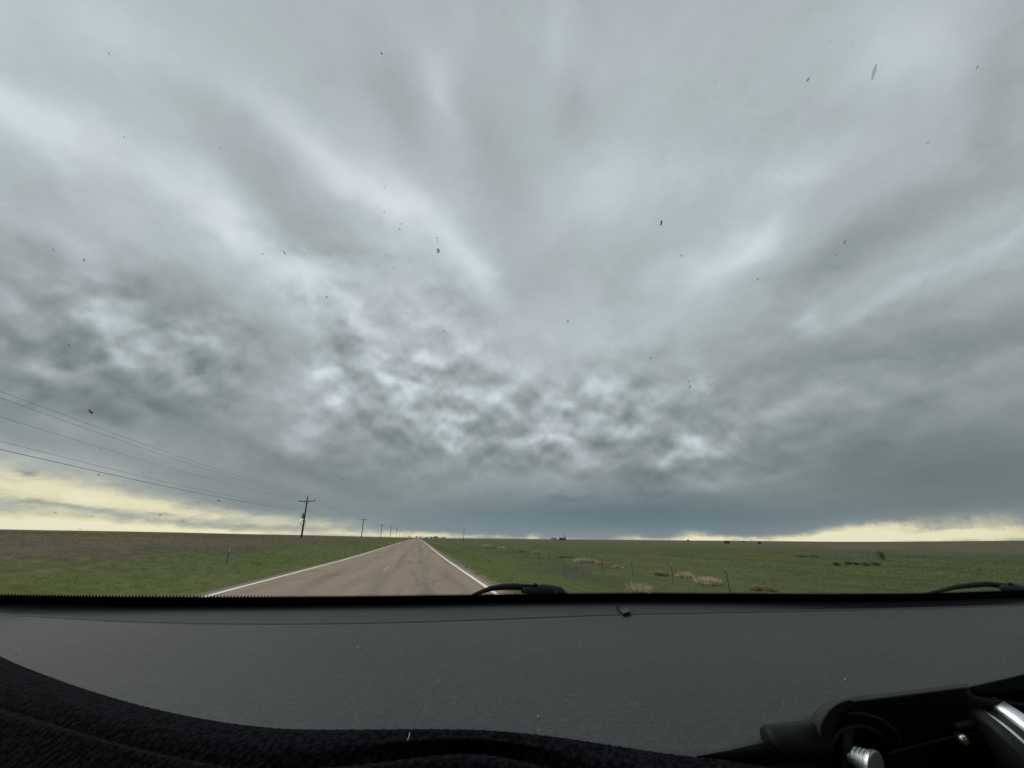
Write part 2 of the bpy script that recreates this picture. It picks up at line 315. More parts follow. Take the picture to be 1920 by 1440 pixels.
def grass_colour(h, pos, tint=1.0):
    s = h.new('ShaderNodeSeparateXYZ'); h.put(s.inputs[0], pos); x, y, z = s.outputs
    wob = h.noise(pos, .22, 5, .6)
    wob2 = h.noise(h.mapv(pos, scale=(.35, .12, 1)), .35, 6, .62)
    fine = h.noise(h.mapv(pos, scale=(1, .5, 1)), 2.6, 6, .68)
    xx = h.m('MULTIPLY_ADD', h.m('SUBTRACT', wob, .5), 7.0, x)
    k = tint
    green = h.ramp(fine, [(.28, (.078*k, .106*k, .030*k, 1)), (.5, (.130*k, .166*k, .048*k, 1)), (.72, (.190*k, .212*k, .084*k, 1))])
    pale = h.ramp(fine, [(.3, (.080*k, .084*k, .038*k, 1)), (.55, (.130*k, .128*k, .066*k, 1)), (.72, (.23*k, .21*k, .13*k, 1))])
    brown = h.ramp(fine, [(.3, (.118*k, .094*k, .062*k, 1)), (.55, (.175*k, .142*k, .096*k, 1)), (.75, (.25*k, .21*k, .145*k, 1))])
    past = h.ramp(fine, [(.3, (.076*k, .092*k, .042*k, 1)), (.55, (.108*k, .122*k, .058*k, 1)), (.75, (.155*k, .155*k, .082*k, 1))])
    c = h.mix(h.step(xx, -10.5, -14.5), green, pale)
    c = h.mix(h.m('MULTIPLY', h.step(xx, -12.5, -17), h.m('MULTIPLY_ADD', h.step(wob2, .38, .56), .7, .1)), c, brown)
    c = h.mix(h.m('MULTIPLY', h.step(xx, -24, -45), .85), c, brown)
    right = h.mix(h.step(wob2, .42, .60), past, h.mix(.55, past, green))
    dry = h.step(h.m('ADD', x, h.m('MULTIPLY', h.m('SUBTRACT', wob2, .5), 160)), 70, 240)
    right = h.mix(h.m('MULTIPLY', dry, .8), right, brown)
    c = h.mix(h.step(xx, 7, 13), c, right)
    # broad yellower and bluer swathes
    sw = h.noise(h.mapv(pos, scale=(.8, .4, 1)), .11, 5, .62)
    c = h.mix(h.m('MULTIPLY', h.step(sw, .52, .66), .55), c, h.mix(1.0, c, (1.30, 1.12, .80, 1), 'MULTIPLY'))
    c = h.mix(h.m('MULTIPLY', h.step(sw, .46, .34), .55), c, h.mix(1.0, c, (.74, .84, .95, 1), 'MULTIPLY'))
    # trampled straw patches
    st = h.noise(h.mapv(pos, scale=(.6, .25, 1)), .9, 5, .6)
    c = h.mix(h.m('MULTIPLY', h.step(st, .54, .68), .5), c, (.19*k, .165*k, .095*k, 1))
    dk = h.noise(h.mapv(pos, scale=(.5, .2, 1)), .55, 4, .6)
    c = h.mix(h.m('MULTIPLY', h.step(dk, .44, .32), .45), c, h.mix(1.0, c, (.62, .70, .62, 1), 'MULTIPLY'))
    return c
gm, h, p, pos = material('prairie', .95, .1)
h.put(p.inputs['Base Color'], grass_colour(h, pos, .74))
bn = h.new('ShaderNodeBump'); bn.inputs['Strength'].default_value = .6; bn.inputs['Distance'].default_value = .12
h.put(bn.inputs['Height'], h.noise(pos, 5, 5, .65)); h.put(p.inputs['Normal'], bn.outputs[0])
ground = mesh('ground', np.stack([X.ravel(), Y.ravel(), Z.ravel()], 1), grid(len(xs), len(ys)), gm, smooth=True)
tag(ground, kind='structure')

# grass blades over the nearer ground
def blades(n, xr, yr, hmin, hmax, wid):
    u = rng.random(n); y = yr[0]*(yr[1]/yr[0])**u; x = rng.uniform(xr[0], xr[1], n)*np.clip(.35+y/55, .35, 1.6)
    k = ((x < -5.45) | (x > 2.65)); x, y = x[k], y[k]
    # clumping
    cl = np.sin(x*.9+np.sin(y*.5)*2)*np.sin(y*.45+x*.3)+np.sin(x*.27+1)*np.sin(y*.13)
    k = rng.random(len(x)) < np.clip(.55+.3*cl, .12, 1); x, y = x[k], y[k]
    return x, y
x, y = blades(210000, (-40, 85), (7.5, 130), 0, 0, 0)
z = terrain(x, y)-.03; n = len(x)
size = np.clip(np.hypot(x, y)/28, .8, 3.2)
verge = np.where((x > -12) & (x < -5.5), 1.0, np.where((x > 3) & (x < 9), .9, .75))
hh = rng.uniform(.04, .14, n)*verge*np.clip(size, 1, 1.8); ww = rng.uniform(.012, .03, n)*size
az = rng.uniform(0, 6.283, n); le = rng.uniform(0, .8, n)*hh
V = np.zeros((n, 3, 3)); cx, sx = np.cos(az), np.sin(az)
V[:, 0] = np.stack([x-cx*ww, y-sx*ww, z], 1); V[:, 1] = np.stack([x+cx*ww, y+sx*ww, z], 1)
V[:, 2] = np.stack([x+sx*le+.05*hh, y-cx*le, z+hh], 1)
me = bpy.data.meshes.new('grass'); me.vertices.add(3*n); me.vertices.foreach_set('co', V.ravel())
me.loops.add(3*n); me.loops.foreach_set('vertex_index', np.arange(3*n, dtype=np.int32))
me.polygons.add(n); me.polygons.foreach_set('loop_start', np.arange(0, 3*n, 3, dtype=np.int32)); me.update(calc_edges=True)
gb, h, p, pos = material('grass_blades', .8, .2)
rnd = h.noise(pos, 31, 2, .7)
h.put(p.inputs['Base Color'], h.mix(h.m('MULTIPLY', h.step(rnd, .55, .75), .4), grass_colour(h, pos, 1.36), (.26, .235, .13, 1)))
tl = h.new('ShaderNodeBsdfTranslucent'); h.put(tl.inputs[0], p.inputs['Base Color'].links[0].from_socket)
mx = h.new('ShaderNodeMixShader'); mx.inputs[0].default_value = .45; h.put(mx.inputs[1], p.outputs[0]); h.put(mx.inputs[2], tl.outputs[0])
h.put([q for q in h.n if q.type == 'OUTPUT_MATERIAL'][0].inputs[0], mx.outputs[0])
me.materials.append(gb)
go = bpy.data.objects.new('grass', me); col.objects.link(go)
tag(go, 'short green and straw coloured prairie grass beside the highway', 'grass', kind='stuff')

# ------------------------------------------------------------------ road
RL, RR = -5.18, 2.42
am, h, p, pos = material('asphalt', .9, .25)
s = h.new('ShaderNodeSeparateXYZ'); h.put(s.inputs[0], pos)
n1 = h.noise(pos, 60, 3, .7); n2 = h.noise(h.mapv(pos, scale=(1, .06, 1)), 1.6, 6, .6); n3 = h.noise(pos, .5, 4, .6)
c = h.ramp(n1, [(.3, (.195, .145, .105, 1)), (.5, (.285, .217, .160, 1)), (.7, (.37, .29, .22, 1))])
c = h.mix(h.m('MULTIPLY', h.step(n2, .44, .64), .32), c, (.135, .108, .088, 1))
c = h.mix(h.m('MULTIPLY', h.step(n3, .5, .7), .3), c, (.30, .25, .205, 1))
# worn wheel paths and the darker oil line in each lane
def band(cx, w): return h.m('POWER', .3679, h.m('POWER', h.m('DIVIDE', h.m('ABSOLUTE', h.m('SUBTRACT', s.outputs[0], cx)), w), 2.0))
for cx, w, a in ((-1.0, .22, .35), (.42, .26, .42), (1.25, .3, .12), (-3.2, .3, .28), (-.25, .3, .12)):
    c = h.mix(h.m('MULTIPLY', band(cx, w), h.m('MULTIPLY', h.step(n2, .25, .6), a)), c, (.085, .070, .060, 1))
# sealed cracks running across
ck = h.new('ShaderNodeTexVoronoi', feature='DISTANCE_TO_EDGE')
h.put(ck.inputs['Vector'], h.v('ADD', h.mapv(pos, scale=(.16, .42, 1)), h.v('SCALE', h.noise(pos, 1.3, 3, .6, colour=True), .25))); ck.inputs['Scale'].default_value = 1.0
c = h.mix(h.m('MULTIPLY', h.step(ck.outputs['Distance'], .010, .002), .5), c, (.05, .042, .038, 1))
h.put(p.inputs['Base Color'], c)
bn = h.new('ShaderNodeBump'); bn.inputs['Strength'].default_value = .3; bn.inputs['Distance'].default_value = .01
h.put(bn.inputs['Height'], n1); h.put(p.inputs['Normal'], bn.outputs[0])
ry = spread(-20, 130, 1.0, -300, 1500, 1.04)
def strip(name, x0, x1, ylist, dz, mat, jit=0):
    vs = []
    for yy in ylist:
        zz = float(road_z(yy))+dz
        for q, xx in ((0, x0), (1, x1)):
            vs.append((xx+(rng.normal(0, jit) if jit else 0), yy, zz))
    return mesh(name, vs, grid(len(ylist), 2, True), mat)
vs = []
for yy in ry:
    zz = float(road_z(yy)); jl, jr = rng.normal(0, .025, 2)
    for xx, d in ((RL-.02+jl, -.12), (RL+jl, 0), (-1.4, .02), (RR+jr, 0), (RR+.02+jr, -.12)): vs.append((xx, yy, zz+d))
road = mesh('road', vs, grid(len(ry), 5, True), am); tag(road, kind='structure')
def paint(name, rgb, wear):
    m, h, p, pos = material(name, .7, .3)
    n = h.noise(pos, 9, 6, .7)
    h.put(p.inputs['Base Color'], h.mix(h.step(n, wear, wear+.12), tuple(rgb)+(1,), (.26, .22, .18, 1)))
    return m
wp = paint('white_paint', (.80, .80, .76), .62); yp = paint('yellow_paint', (.62, .30, .05), .50)
ym = np.array([q for q in ry if -20 <= q <= 700])
def crown(x): return .02*(1-abs(x+1.4)/3.8)
for xc in (-4.93, 2.17):
    vs = []
    for yy in ym:
        for sgn in (-1, 1):
            xx = xc+sgn*.065+rng.normal(0, .004); vs.append((xx, yy, float(road_z(yy))+crown(xx)+.006))
    o = mesh('edge_line', vs, grid(len(ym), 2, True), wp); tag(o, kind='structure')
vs = []; fs = []
for k in range(-2, 26):
    y0 = 20.1+12.2*k
    q = len(vs)
    for yy in np.linspace(y0, y0+3.05, 4):
        for sgn in (-1, 1): vs.append((-1.38+sgn*.055, yy, float(road_z(yy))+.027))
    fs += [(q+2*i, q+2*i+1, q+2*i+3, q+2*i+2) for i in range(3)]
o = mesh('centre_line', vs, fs, yp); tag(o, kind='structure')
# gravel shoulders
sm = simple('gravel', (.17, .145, .11), .95, .1, var=.5, scale=25)
for x0, x1 in ((-5.50, -5.16), (2.40, 2.72)):
    yy = ry[ry < 400]; vs = []
    for q in yy:
        for xx in (x0+rng.normal(0, .07) if x0 < 0 else x0, x1+rng.normal(0, .10) if x0 > 0 else x1):
            vs.append((xx, q, float(terrain(xx, q))+.035))
    o = mesh('shoulder', vs, grid(len(yy), 2, True), sm); tag(o, kind='structure')

ORD = 'first second third fourth fifth sixth seventh eighth ninth tenth eleventh twelfth thirteenth fourteenth fifteenth sixteenth seventeenth eighteenth nineteenth twentieth twenty-first twenty-second twenty-third twenty-fourth'.split()
# ------------------------------------------------------------------ utility poles
wood, h, p, pos = material('weathered_wood', .9, .15)
h.put(p.inputs['Base Color'], h.ramp(h.noise(h.mapv(pos, scale=(6, 6, .6)), 3, 5, .6), [(.3, (.085, .060, .044, 1)), (.6, (.15, .112, .085, 1)), (.8, (.21, .17, .14, 1))]))
iron = simple('galvanised_steel', (.22, .23, .24), .5, .5, metal=.6, var=.2)
grey = simple('grey_enamel', (.20, .215, .21), .5, .4)
porc = simple('insulator_porcelain', (.16, .15, .16), .25, .6)
cable = simple('black_cable', (.06, .06, .062), .6, .4)
PX, PZ = -20.2, 1.1
def pole_thing(top, arm=True):
    root = empty('utility_pole')
    MB().tube([(0, 0, -1.2), (0, 0, top*.5), (0, 0, top)], [.17, .145, .11], 12).build('pole', wood, root, True)
    if arm:
        a = MB().box((0, -.14, top-.82), (2.8, .12, .14)).build('crossarm', wood, root, bevel=.01)
        for sx in (-1, 1):
            MB().tube([(sx*.62, -.16, top-.86), (sx*.04, -.16, top-1.3)], .022, 5).build('brace', iron, root)
            i = MB().tube([(sx*1.27, -.14, top-.76), (sx*1.27, -.14, top-.66)], .02, 6).tube([(sx*1.27, -.14, top-.66), (sx*1.27, -.14, top-.6), (sx*1.27, -.14, top-.54), (sx*1.27, -.14, top-.50)], [.05, .07, .045, .055], 8).build('insulator', porc, root, True)
    MB().tube([(0, 0, top), (0, 0, top+.1)], .025, 6).tube([(0, 0, top+.08), (0, 0, top+.14), (0, 0, top+.2), (0, 0, top+.26)], [.05, .075, .05, .055], 8).build('insulator', porc, root, True)
    MB().box((.13, -.02, top-1.85), (.14, .08, .1)).build('wire_bracket', iron, root)
    MB().box((.13, 0, top-2.4), (.1, .08, .1)).build('wire_bracket', iron, root)
    return root
TOP = 7.15
def toph(nn): return TOP*(1.2 if nn >= 4 else 1.0)
def poletop(nn):                                   # world position of the pole's foot
    x = PX; y = 80.0*nn
    return Vector((x, y, PZ + (0.0 if nn < 3 else .1)))
near = pole_thing(TOP); near.location = poletop(1); near.rotation_euler = (0, rad(-2.4), 0)
tag(near, 'nearest wooden utility pole with grey transformer and coiled cable, tallest in the row', 'utility pole', 'utility poles along the left of the road')
tr = MB().tube([(-.31, -.05, TOP-3.75), (-.31, -.05, TOP-3.7), (-.31, -.05, TOP-2.95), (-.31, -.05, TOP-2.9)], [.14, .165, .165, .13], 14).build('transformer', grey, near, True)
MB().tube([(-.36, -.05, TOP-2.9), (-.36, -.05, TOP-2.72)], [.04, .025], 6).build('bushing', porc, tr, True)
ring = [(.43*math.sin(t)-.02, -.2, TOP-4.6+.43*math.cos(t)) for t in np.linspace(0, 6.283, 25)]
MB().tube(ring, .042, 6, False).build('cable_coil', cable, near, True)
names = {2: 'second nearest wooden utility pole, with a bare crossarm and no transformer',
         3: 'third wooden utility pole of the row, first of the close packed far poles',
         4: 'fourth wooden utility pole of the row, between the third and the shrinking far ones',
         5: 'fifth wooden utility pole of the row standing above the yellow horizon glow'}
proto = pole_thing(TOP); proto.location = poletop(2); proto.rotation_euler = (rad(.4), rad(-1.6), 0)
tag(proto, names[2], 'utility pole', 'utility poles along the left of the road')
for nn in range(3, 17):
    c = copy_tree(proto); c.location = poletop(nn); c.rotation_euler = (0, rad(random.uniform(-.8, .5)), 0)
    c.scale.z = toph(nn)/TOP
    c['label'] = names.get(nn, '%s wooden utility pole from the near end, tiny, towards the vanishing point' % ORD[nn-1])
def wire(name, label, dxh, top_off, sag, rad_, spans, y0=-.14):
    pts = []
    for n0 in spans:
        a, b = poletop(n0), poletop(n0+1)
        for k in range(17):
            t = k/16
            q = a.lerp(b, t); pts.append((q.x+dxh, q.y+y0, q.z+toph(n0)*(1-t)+toph(n0+1)*t+top_off-4*sag*t*(1-t)))
        pts.pop()
    o = MB().tube(pts, rad_, 5, False).build(name, cable, None, True)
    return tag(o, label, 'power line', 'overhead wires on the utility poles')
sp = range(0, 12)
wire('power_line', 'topmost overhead wire, carried on the tips of the utility poles', 0, .26, .95, .0065, sp, 0)
wire('power_line', 'overhead wire on the right end of the crossarms, just under the topmost wire', 1.27, -.48, .90, .0065, sp)
wire('power_line', 'overhead wire on the left end of the crossarms, third wire down', -1.27, -.48, .95, .0065, sp)
wire('power_line', 'faint thin wire just above the lowest thick cable on the poles', .12, -1.85, 1.05, .007, sp, 0)
o = wire('telephone_cable', 'lowest and thickest dark cable strung below the power wires', .05, -2.35, .85, .014, range(0, 1), 0)
# service drop towards the far side
a = poletop(1)+Vector((.1, 0, TOP-2.4)); b = a+Vector((9.5, 3, -2.6)); b.z = a.z-2.4
o = MB().tube([a, a.lerp(b, .3)-Vector((0, 0, .25))], .013, 5).build('guy_wire', cable, None); tag(o, 'short slack wire end hanging to the right of the transformer pole', 'wire')

rx, ry_, rz_ = [34.95, 325.59, -0.92]
bp = empty('bare_pole', (rx, ry_, rz_))
MB().tube([(0, 0, -.3), (0, 0, 4.5), (0, 0, 9.6)], [.20, .17, .13], 12).build('pole', wood, bp, True)
MB().tube([(0, 0, 9.6), (0, 0, 9.85)], [.03, .03], 6).build('insulator', porc, bp)
tag(bp, 'lone bare pole standing in the green field right of the road', 'pole')

# delineator post at left
d = [-10.65, 27.45, -0.18]
dl = empty('delineator_post', d)
whp = simple('white_plastic', (.55, .56, .53), .5, .4)
MB().box((0, 0, .45), (.09, .02, 1.0)).build('post', iron, dl, bevel=.003)
MB().box((0, -.016, .82), (.085, .008, .18)).build('reflector', whp, dl, bevel=.003)
tag(dl, 'small pale marker post in the rough grass left of the road', 'marker post')

# ------------------------------------------------------------------ fence on the right
tg = simple('green_post_paint', (.05, .08, .05), .6, .3); tw = simple('white_post_tip', (.62, .64, .58), .6, .3)
FX = 16.05
fl = ['nearest steel fence post on the right, green with a pale tip', 'second nearest steel fence post with a pale tip', 'third nearest steel fence post with a pale tip', 'fourth steel fence post from the near end']
def tpost():
    root = empty('fence_post')
    MB().box((0, 0, .52), (.035, .008, 1.44)).box((0, .016, .52), (.008, .03, 1.44)).build('post', tg, root)
    MB().box((0, -.0065, 1.17), (.041, .005, .13)).box((0, .034, 1.17), (.012, .005, .13)).build('tip', tw, root)
    return root
first = None
for k in range(2, 26):
    y = 9.3+5.05*k
    if first is None: o = first = tpost()
    else: o = copy_tree(first)
    x = FX+random.uniform(-.08, .08)
    o.location = (x, y, float(terrain(x, y))); o.rotation_euler = (rad(random.uniform(-3, 3)), rad(random.uniform(-3, 3)), random.uniform(-.3, .3))
    if 2 <= k <= 5: tag(o, fl[k-2], 'fence post', 'steel posts of the wire fence')
    else: tag(o, '%s steel fence post of the right wire fence, counted from its near end' % ORD[k-2], 'fence post', 'steel posts of the wire fence')
for i, (hz, nm) in enumerate(((.35, 'lowest'), (.62, 'second lowest'), (.88, 'second highest'), (1.12, 'highest'))):
    pts = []
    for y in np.arange(19.4, 135.6, 2.525): pts.append((FX-.02, y, float(terrain(FX, round((y-9.3)/5.05)*5.05+9.3))+hz-.03*abs(math.sin((y-9.3)/5.05*math.pi))))
    tag(MB().tube(pts, .0035, 4, False).build('fence_wire', iron), '%s thin wire of the roadside fence on the right' % nm, 'fence wire', 'wires of the roadside fence')

# ------------------------------------------------------------------ dry tumbleweed along the fence, bushes
straw, h, p, pos = material('dry_straw', .9, .1)
h.put(p.inputs['Base Color'], h.ramp(h.noise(pos, 14, 3, .6), [(.3, (.30, .26, .15, 1)), (.6, (.50, .44, .28, 1)), (.8, (.60, .54, .38, 1))]))
leafm, h, p, pos = material('shrub_leaves', .85, .15)
h.put(p.inputs['Base Color'], h.ramp(h.noise(pos, 6, 4, .65), [(.3, (.040, .050, .024, 1)), (.6, (.080, .095, .046, 1)), (.8, (.12, .13, .07, 1))]))
def tuft(name, n, rx, rz, leaf, mat, up_bias=.3, wf=.18):
    lobes = [(random.gauss(0, .5), random.gauss(0, .35), random.uniform(.3, .7)) for _ in range(5)]
    vs = []; fs = []
    for i in range(n):
        t = random.uniform(0, 6.283); q = random.random()**.5; zz = random.random()
        lb = random.choice(lobes); c = Vector(((lb[0]+math.cos(t)*q*lb[2]*(1-.5*zz))*rx, (lb[1]+math.sin(t)*q*lb[2]*(1-.5*zz))*rx, zz*rz*(.5+lb[2])))
        c += Vector((math.sin(c.z*9+t), math.cos(c.x*7), 0))*rx*.12
        dv = Vector((random.gauss(0, 1), random.gauss(0, 1), random.gauss(up_bias, .8))).normalized()
        sd_ = dv.orthogonal().normalized()*leaf*wf
        k = len(vs); vs += [c-sd_, c+sd_, c+dv*leaf]; fs.append((k, k+1, k+2))
    return mesh(name, vs, fs, mat)
for i, (x, y, z, w) in enumerate([(21.24, 143.69, -1.14, 0.5), (21.56, 136.18, -1.16, 0.6), (20.63, 114.22, -1.15, 0.5), (21.44, 108.37, -1.15, 0.5),
 (20.89, 80.91, -1.18, 0.5), (22.2, 75.27, -1.18, 0.4), (21.89, 60.1, -1.25, 0.4), (20.57, 50.61, -1.27, 0.7),
 (20.87, 48.45, -1.28, 0.6), (20.26, 43.56, -1.28, 0.5), (19.11, 38.25, -1.25, 0.35), (18.87, 30.45, -1.23, 0.5),
 (20.02, 28.9, -1.23, 0.5), (18.4, 24.57, -1.23, 0.8), (18.43, 23.62, -1.23, 0.6), (11.87, 21.3, -1.18, 0.6),
 (19.02, 20.52, -1.22, 0.4)]):
    wx = w*(.62+y/110)
    o = tuft('dry_grass_clump', 520, wx*1.5, min(wx, .9)*.35, .30+y/400, straw, 1.0, .07); o.location = (x, y, z-.05)
    o.rotation_euler.z = random.random()*6
    lab = ('large pale dry weed heap against the wire fence close to the windscreen edge' if i == 13 else
           'low straw coloured weed heap beside the large pale one near the fence' if i == 14 else
           '%s pale dry weed clump counted from the far end of the right fence' % ORD[i])
    tag(o, lab, 'dry grass clump', 'dry weeds along the right fence')
for i, (x, y, z, w, hgt) in enumerate([(74.5, 53.76, -1.37, 1.0, 1.1), (51.17, 42.73, -1.39, 0.6, 0.3), (55.31, 44.5, -1.45, 0.7, 0.3), (55.38, 43.34, -1.45, 0.7, 0.3),
 (53.65, 41.06, -1.42, 0.9, 0.35), (56.79, 42.27, -1.45, 0.7, 0.35), (68.71, 63.2, -1.36, 1.6, 0.3), (70.89, 62.28, -1.33, 1.6, 0.3),
 (214.64, 256.01, -0.79, 1.9, 1.6), (216.77, 255.38, -0.77, 1.9, 1.6), (420.43, 467.75, -0.48, 2, 1.2), (251.43, 264.37, -0.89, 1.6, 1.2),
 (657.54, 913.34, -0.8, 2.6, 2.0)]):
    o = empty('bush', (x, y, z))
    l = tuft('foliage', 900 if i == 0 else 420, w*.62, hgt, .16*max(1, y/60), leafm, .2); l.parent = o; l.location.z = hgt*.12
    MB().tube([(0, 0, -.1), (.03, 0, hgt*.35), (.1, .05, hgt*.7)], [.04, .03, .012], 6).build('stem', wood, o)
    lab = ['solitary upright dark bush in the middle of the right field'][0] if i == 0 else (
        '%s low dark shrub from the left in the row in the right field' % ORD[(1, 2, 3, 4, 5).index(i)] if i < 6 else
        '%s of the two flat dark shrubs up and left of the shrub row' % ('left', 'right')[i-6] if i < 8 else
        '%s of the two dark round bushes side by side below the horizon' % ('left', 'right')[i-8] if i < 10 else
        ('small dark bush just right of the pair of round bushes', 'small dark bush furthest right of those near the horizon', 'dark bush breaking the horizon under the yellow gap')[i-10])
    grp = 'low shrubs in the right field' if 1 <= i < 6 else 'flat shrubs left of the row' if 6 <= i < 8 else 'paired round bushes' if 8 <= i < 10 else None
    tag(o, lab, 'bush', grp)

# far farm and tree clump
def far_tree(az, dist, hgt, label, group=None):
    x, y = math.sin(rad(az))*dist, math.cos(rad(az))*dist
    o = empty('tree', (x, y, float(terrain(x, y))))
    vs = []; fs = []
    for i in range(260):
        t = random.uniform(0, 6.28); e = random.gauss(0, .45); rr = hgt*.42*random.random()**.4
        c = Vector((math.cos(t)*math.cos(e)*rr, math.sin(t)*math.cos(e)*rr, hgt*.55+math.sin(e)*rr*1.1))
        dv = Vector((random.gauss(0, 1), random.gauss(0, 1), random.gauss(0, 1))).normalized(); s_ = dv.orthogonal()*hgt*.05
        k = len(vs); vs += [c-s_, c+s_, c+dv*hgt*.13]; fs.append((k, k+1, k+2))
    mesh('crown', vs, fs, leafm, o)
    MB().tube([(0, 0, -.5), (0, 0, hgt*.3), (.1, 0, hgt*.6)], [.3, .22, .1], 6).build('trunk', wood, o)
    return tag(o, label, 'tree', group)
for k, az in enumerate((-1.15, -.2, .35, 1.0, 1.25, 1.75, 2.1, 2.35, 2.6, 3.2, 3.5)):
    far_tree(az, 1300+random.uniform(-60, 120), random.uniform(4.5, 7.5)*(1.35 if k == 7 else 1), '%s tiny dark tree from the left on the horizon where the road ends' % ORD[k], 'tiny trees at the end of the road')
wallm = simple('barn_wall', (.42, .40, .36), .8, .2); roofm = simple('barn_roof', (.16, .15, .15), .6, .4)
def barn(az, dist, w, hgt, label, mat):
    x, y = math.sin(rad(az))*dist, math.cos(rad(az))*dist
    o = empty('farm_building', (x, y, float(terrain(x, y))-.2), -rad(az))
    MB().box((0, 0, hgt*.3), (w, 8, hgt*.6)).build('wall', mat, o)
    MB().add([(-w/2-.4, -4.4, hgt*.6), (w/2+.4, -4.4, hgt*.6), (w/2+.4, 4.4, hgt*.6), (-w/2-.4, 4.4, hgt*.6), (-w/2-.4, 0, hgt), (w/2+.4, 0, hgt)],
             [(0, 1, 5, 4), (2, 3, 4, 5), (0, 4, 3), (1, 2, 5), (0, 3, 2, 1)]).build('roof', roofm, o)
    MB().box((w*.1, -4.05, hgt*.2), (3, .1, hgt*.4)).build('door', roofm, o)
    tag(o, label, 'barn')
barn(18.55, 820, 11, 5.2, 'low distant farm shed with a dark roof on the horizon', wallm)
barn(19.75, 800, 13, 6.0, 'dark distant farm shed beside the thin mast on the horizon', simple('dark_barn', (.06, .06, .055), .8))
x, y = math.sin(rad(20.05))*790, math.cos(rad(20.05))*790
o = empty('farm_mast', (x, y, float(terrain(x, y))))
for sx, sy in ((-.6, -.6), (.6, -.6), (.6, .6), (-.6, .6)): MB().tube([(sx, sy, -.2), (0, 0, 13)], [.16, .1], 5).build('leg', iron, o)
MB().box((0, 0, 13.2), (1.6, .3, 1.6)).build('windmill_head', iron, o)
tag(o, 'thin distant windmill mast beside the farm shed on the horizon', 'mast')
x, y, z = -255, 232, 0; z = float(terrain(x, y))
o = tuft('bush', 400, 3.0, 1.3, .6, leafm, .2); o.location = (x, y, z-.1); tag(o, 'tiny flat dark bush on the left horizon', 'bush')

# ------------------------------------------------------------------ the car: one vehicle, all its fixed parts are children
HF = .065
BASE = [[-0.4172, 0.5609], [-0.281, 0.5206], [-0.1568, 0.4999], [-0.0346, 0.4868], [0.1091, 0.4786], [0.2341, 0.4685], [0.3464, 0.4482], [0.4457, 0.4277], [0.5827, 0.4098], [0.7928, 0.4143]]
SEAM = [[-0.3687, 0.5016], [-0.2348, 0.4432], [-0.1263, 0.4137], [-0.0265, 0.4014], [0.0913, 0.3998], [0.2005, 0.4039], [0.3992, 0.3863], [0.7069, 0.3732]]
EDGE = [[-0.3577, 0.4673, 1.298], [-0.2841, 0.4012, 1.298], [-0.21, 0.3407, 1.298], [-0.1584, 0.3016, 1.298], [-0.1189, 0.2743, 1.298], [-0.0874, 0.2561, 1.298], [-0.0654, 0.2453, 1.298], [-0.0453, 0.238, 1.298], [-0.0121, 0.2317, 1.298], [0.0263, 0.2245, 1.298], [0.0499, 0.2169, 1.298], [0.0718, 0.2063, 1.298], [0.0915, 0.1945, 1.298], [0.11, 0.184, 1.298], [0.1247, 0.1772, 1.298], [0.1379, 0.1697, 1.298], [0.1532, 0.1605, 1.298]]
DASH_EDGE = [[-0.3577, 0.4673, 1.298], [-0.2841, 0.4012, 1.298], [-0.21, 0.3407, 1.298], [-0.1584, 0.3016, 1.298], [-0.1189, 0.2743, 1.298], [-0.0874, 0.2561, 1.298], [-0.0654, 0.2453, 1.298], [-0.0453, 0.238, 1.298], [-0.0121, 0.2317, 1.298], [0.0263, 0.2245, 1.298], [0.0499, 0.2169, 1.298], [0.0718, 0.2063, 1.298], [0.0915, 0.1945, 1.298], [0.11, 0.184, 1.298], [0.127, 0.1801, 1.298], [0.1501, 0.1825, 1.298], [0.1792, 0.1944, 1.298], [0.2192, 0.2068, 1.298], [0.2699, 0.2067, 1.298], [0.362, 0.2071, 1.298], [0.4443, 0.2049, 1.298]]
MID = [[-0.2902, 0.3874, 1.297], [-0.2408, 0.347, 1.297], [-0.1857, 0.3069, 1.297], [-0.1422, 0.2759, 1.297], [-0.1077, 0.2535, 1.297], [-0.0793, 0.2376, 1.297], [-0.0592, 0.2281, 1.297], [-0.0414, 0.2237, 1.297], [-0.0108, 0.22, 1.297], [0.0258, 0.2186, 1.297], [0.0483, 0.2098, 1.297], [0.0681, 0.1965, 1.297], [0.0856, 0.1833, 1.297], [0.1025, 0.1732, 1.297], [0.1162, 0.1669, 1.297], [0.129, 0.1605, 1.297], [0.1437, 0.1524, 1.297]]
GRV = [[-0.2547, 0.3475, 1.2925], [-0.218, 0.3205, 1.2925], [-0.1736, 0.2921, 1.2925], [-0.1345, 0.2659, 1.2925], [-0.1026, 0.2463, 1.2925], [-0.0756, 0.2317, 1.2925], [-0.0563, 0.2227, 1.2925], [-0.0397, 0.2205, 1.2925], [-0.01, 0.2186, 1.2925], [0.0264, 0.2222, 1.2925], [0.0488, 0.2119, 1.2925], [0.0677, 0.1958, 1.2925], [0.084, 0.1811, 1.2925], [0.1003, 0.1709, 1.2925], [0.1136, 0.1649, 1.2925], [0.1265, 0.1591, 1.2925], [0.1413, 0.1516, 1.2925]]
LIP = [[-0.2385, 0.3266, 1.2955], [-0.2045, 0.3019, 1.2955], [-0.1632, 0.2758, 1.2955], [-0.1267, 0.2516, 1.2955], [-0.0967, 0.2333, 1.2955], [-0.0713, 0.2198, 1.2955], [-0.0531, 0.2114, 1.2955], [-0.0374, 0.2092, 1.2955], [-0.0093, 0.2074, 1.2955], [0.0251, 0.2105, 1.2955], [0.0463, 0.2008, 1.2955], [0.0642, 0.1859, 1.2955], [0.0797, 0.1721, 1.2955], [0.0952, 0.1626, 1.2955], [0.1079, 0.1569, 1.2955], [0.1201, 0.1515, 1.2955], [0.1342, 0.1445, 1.2955]]
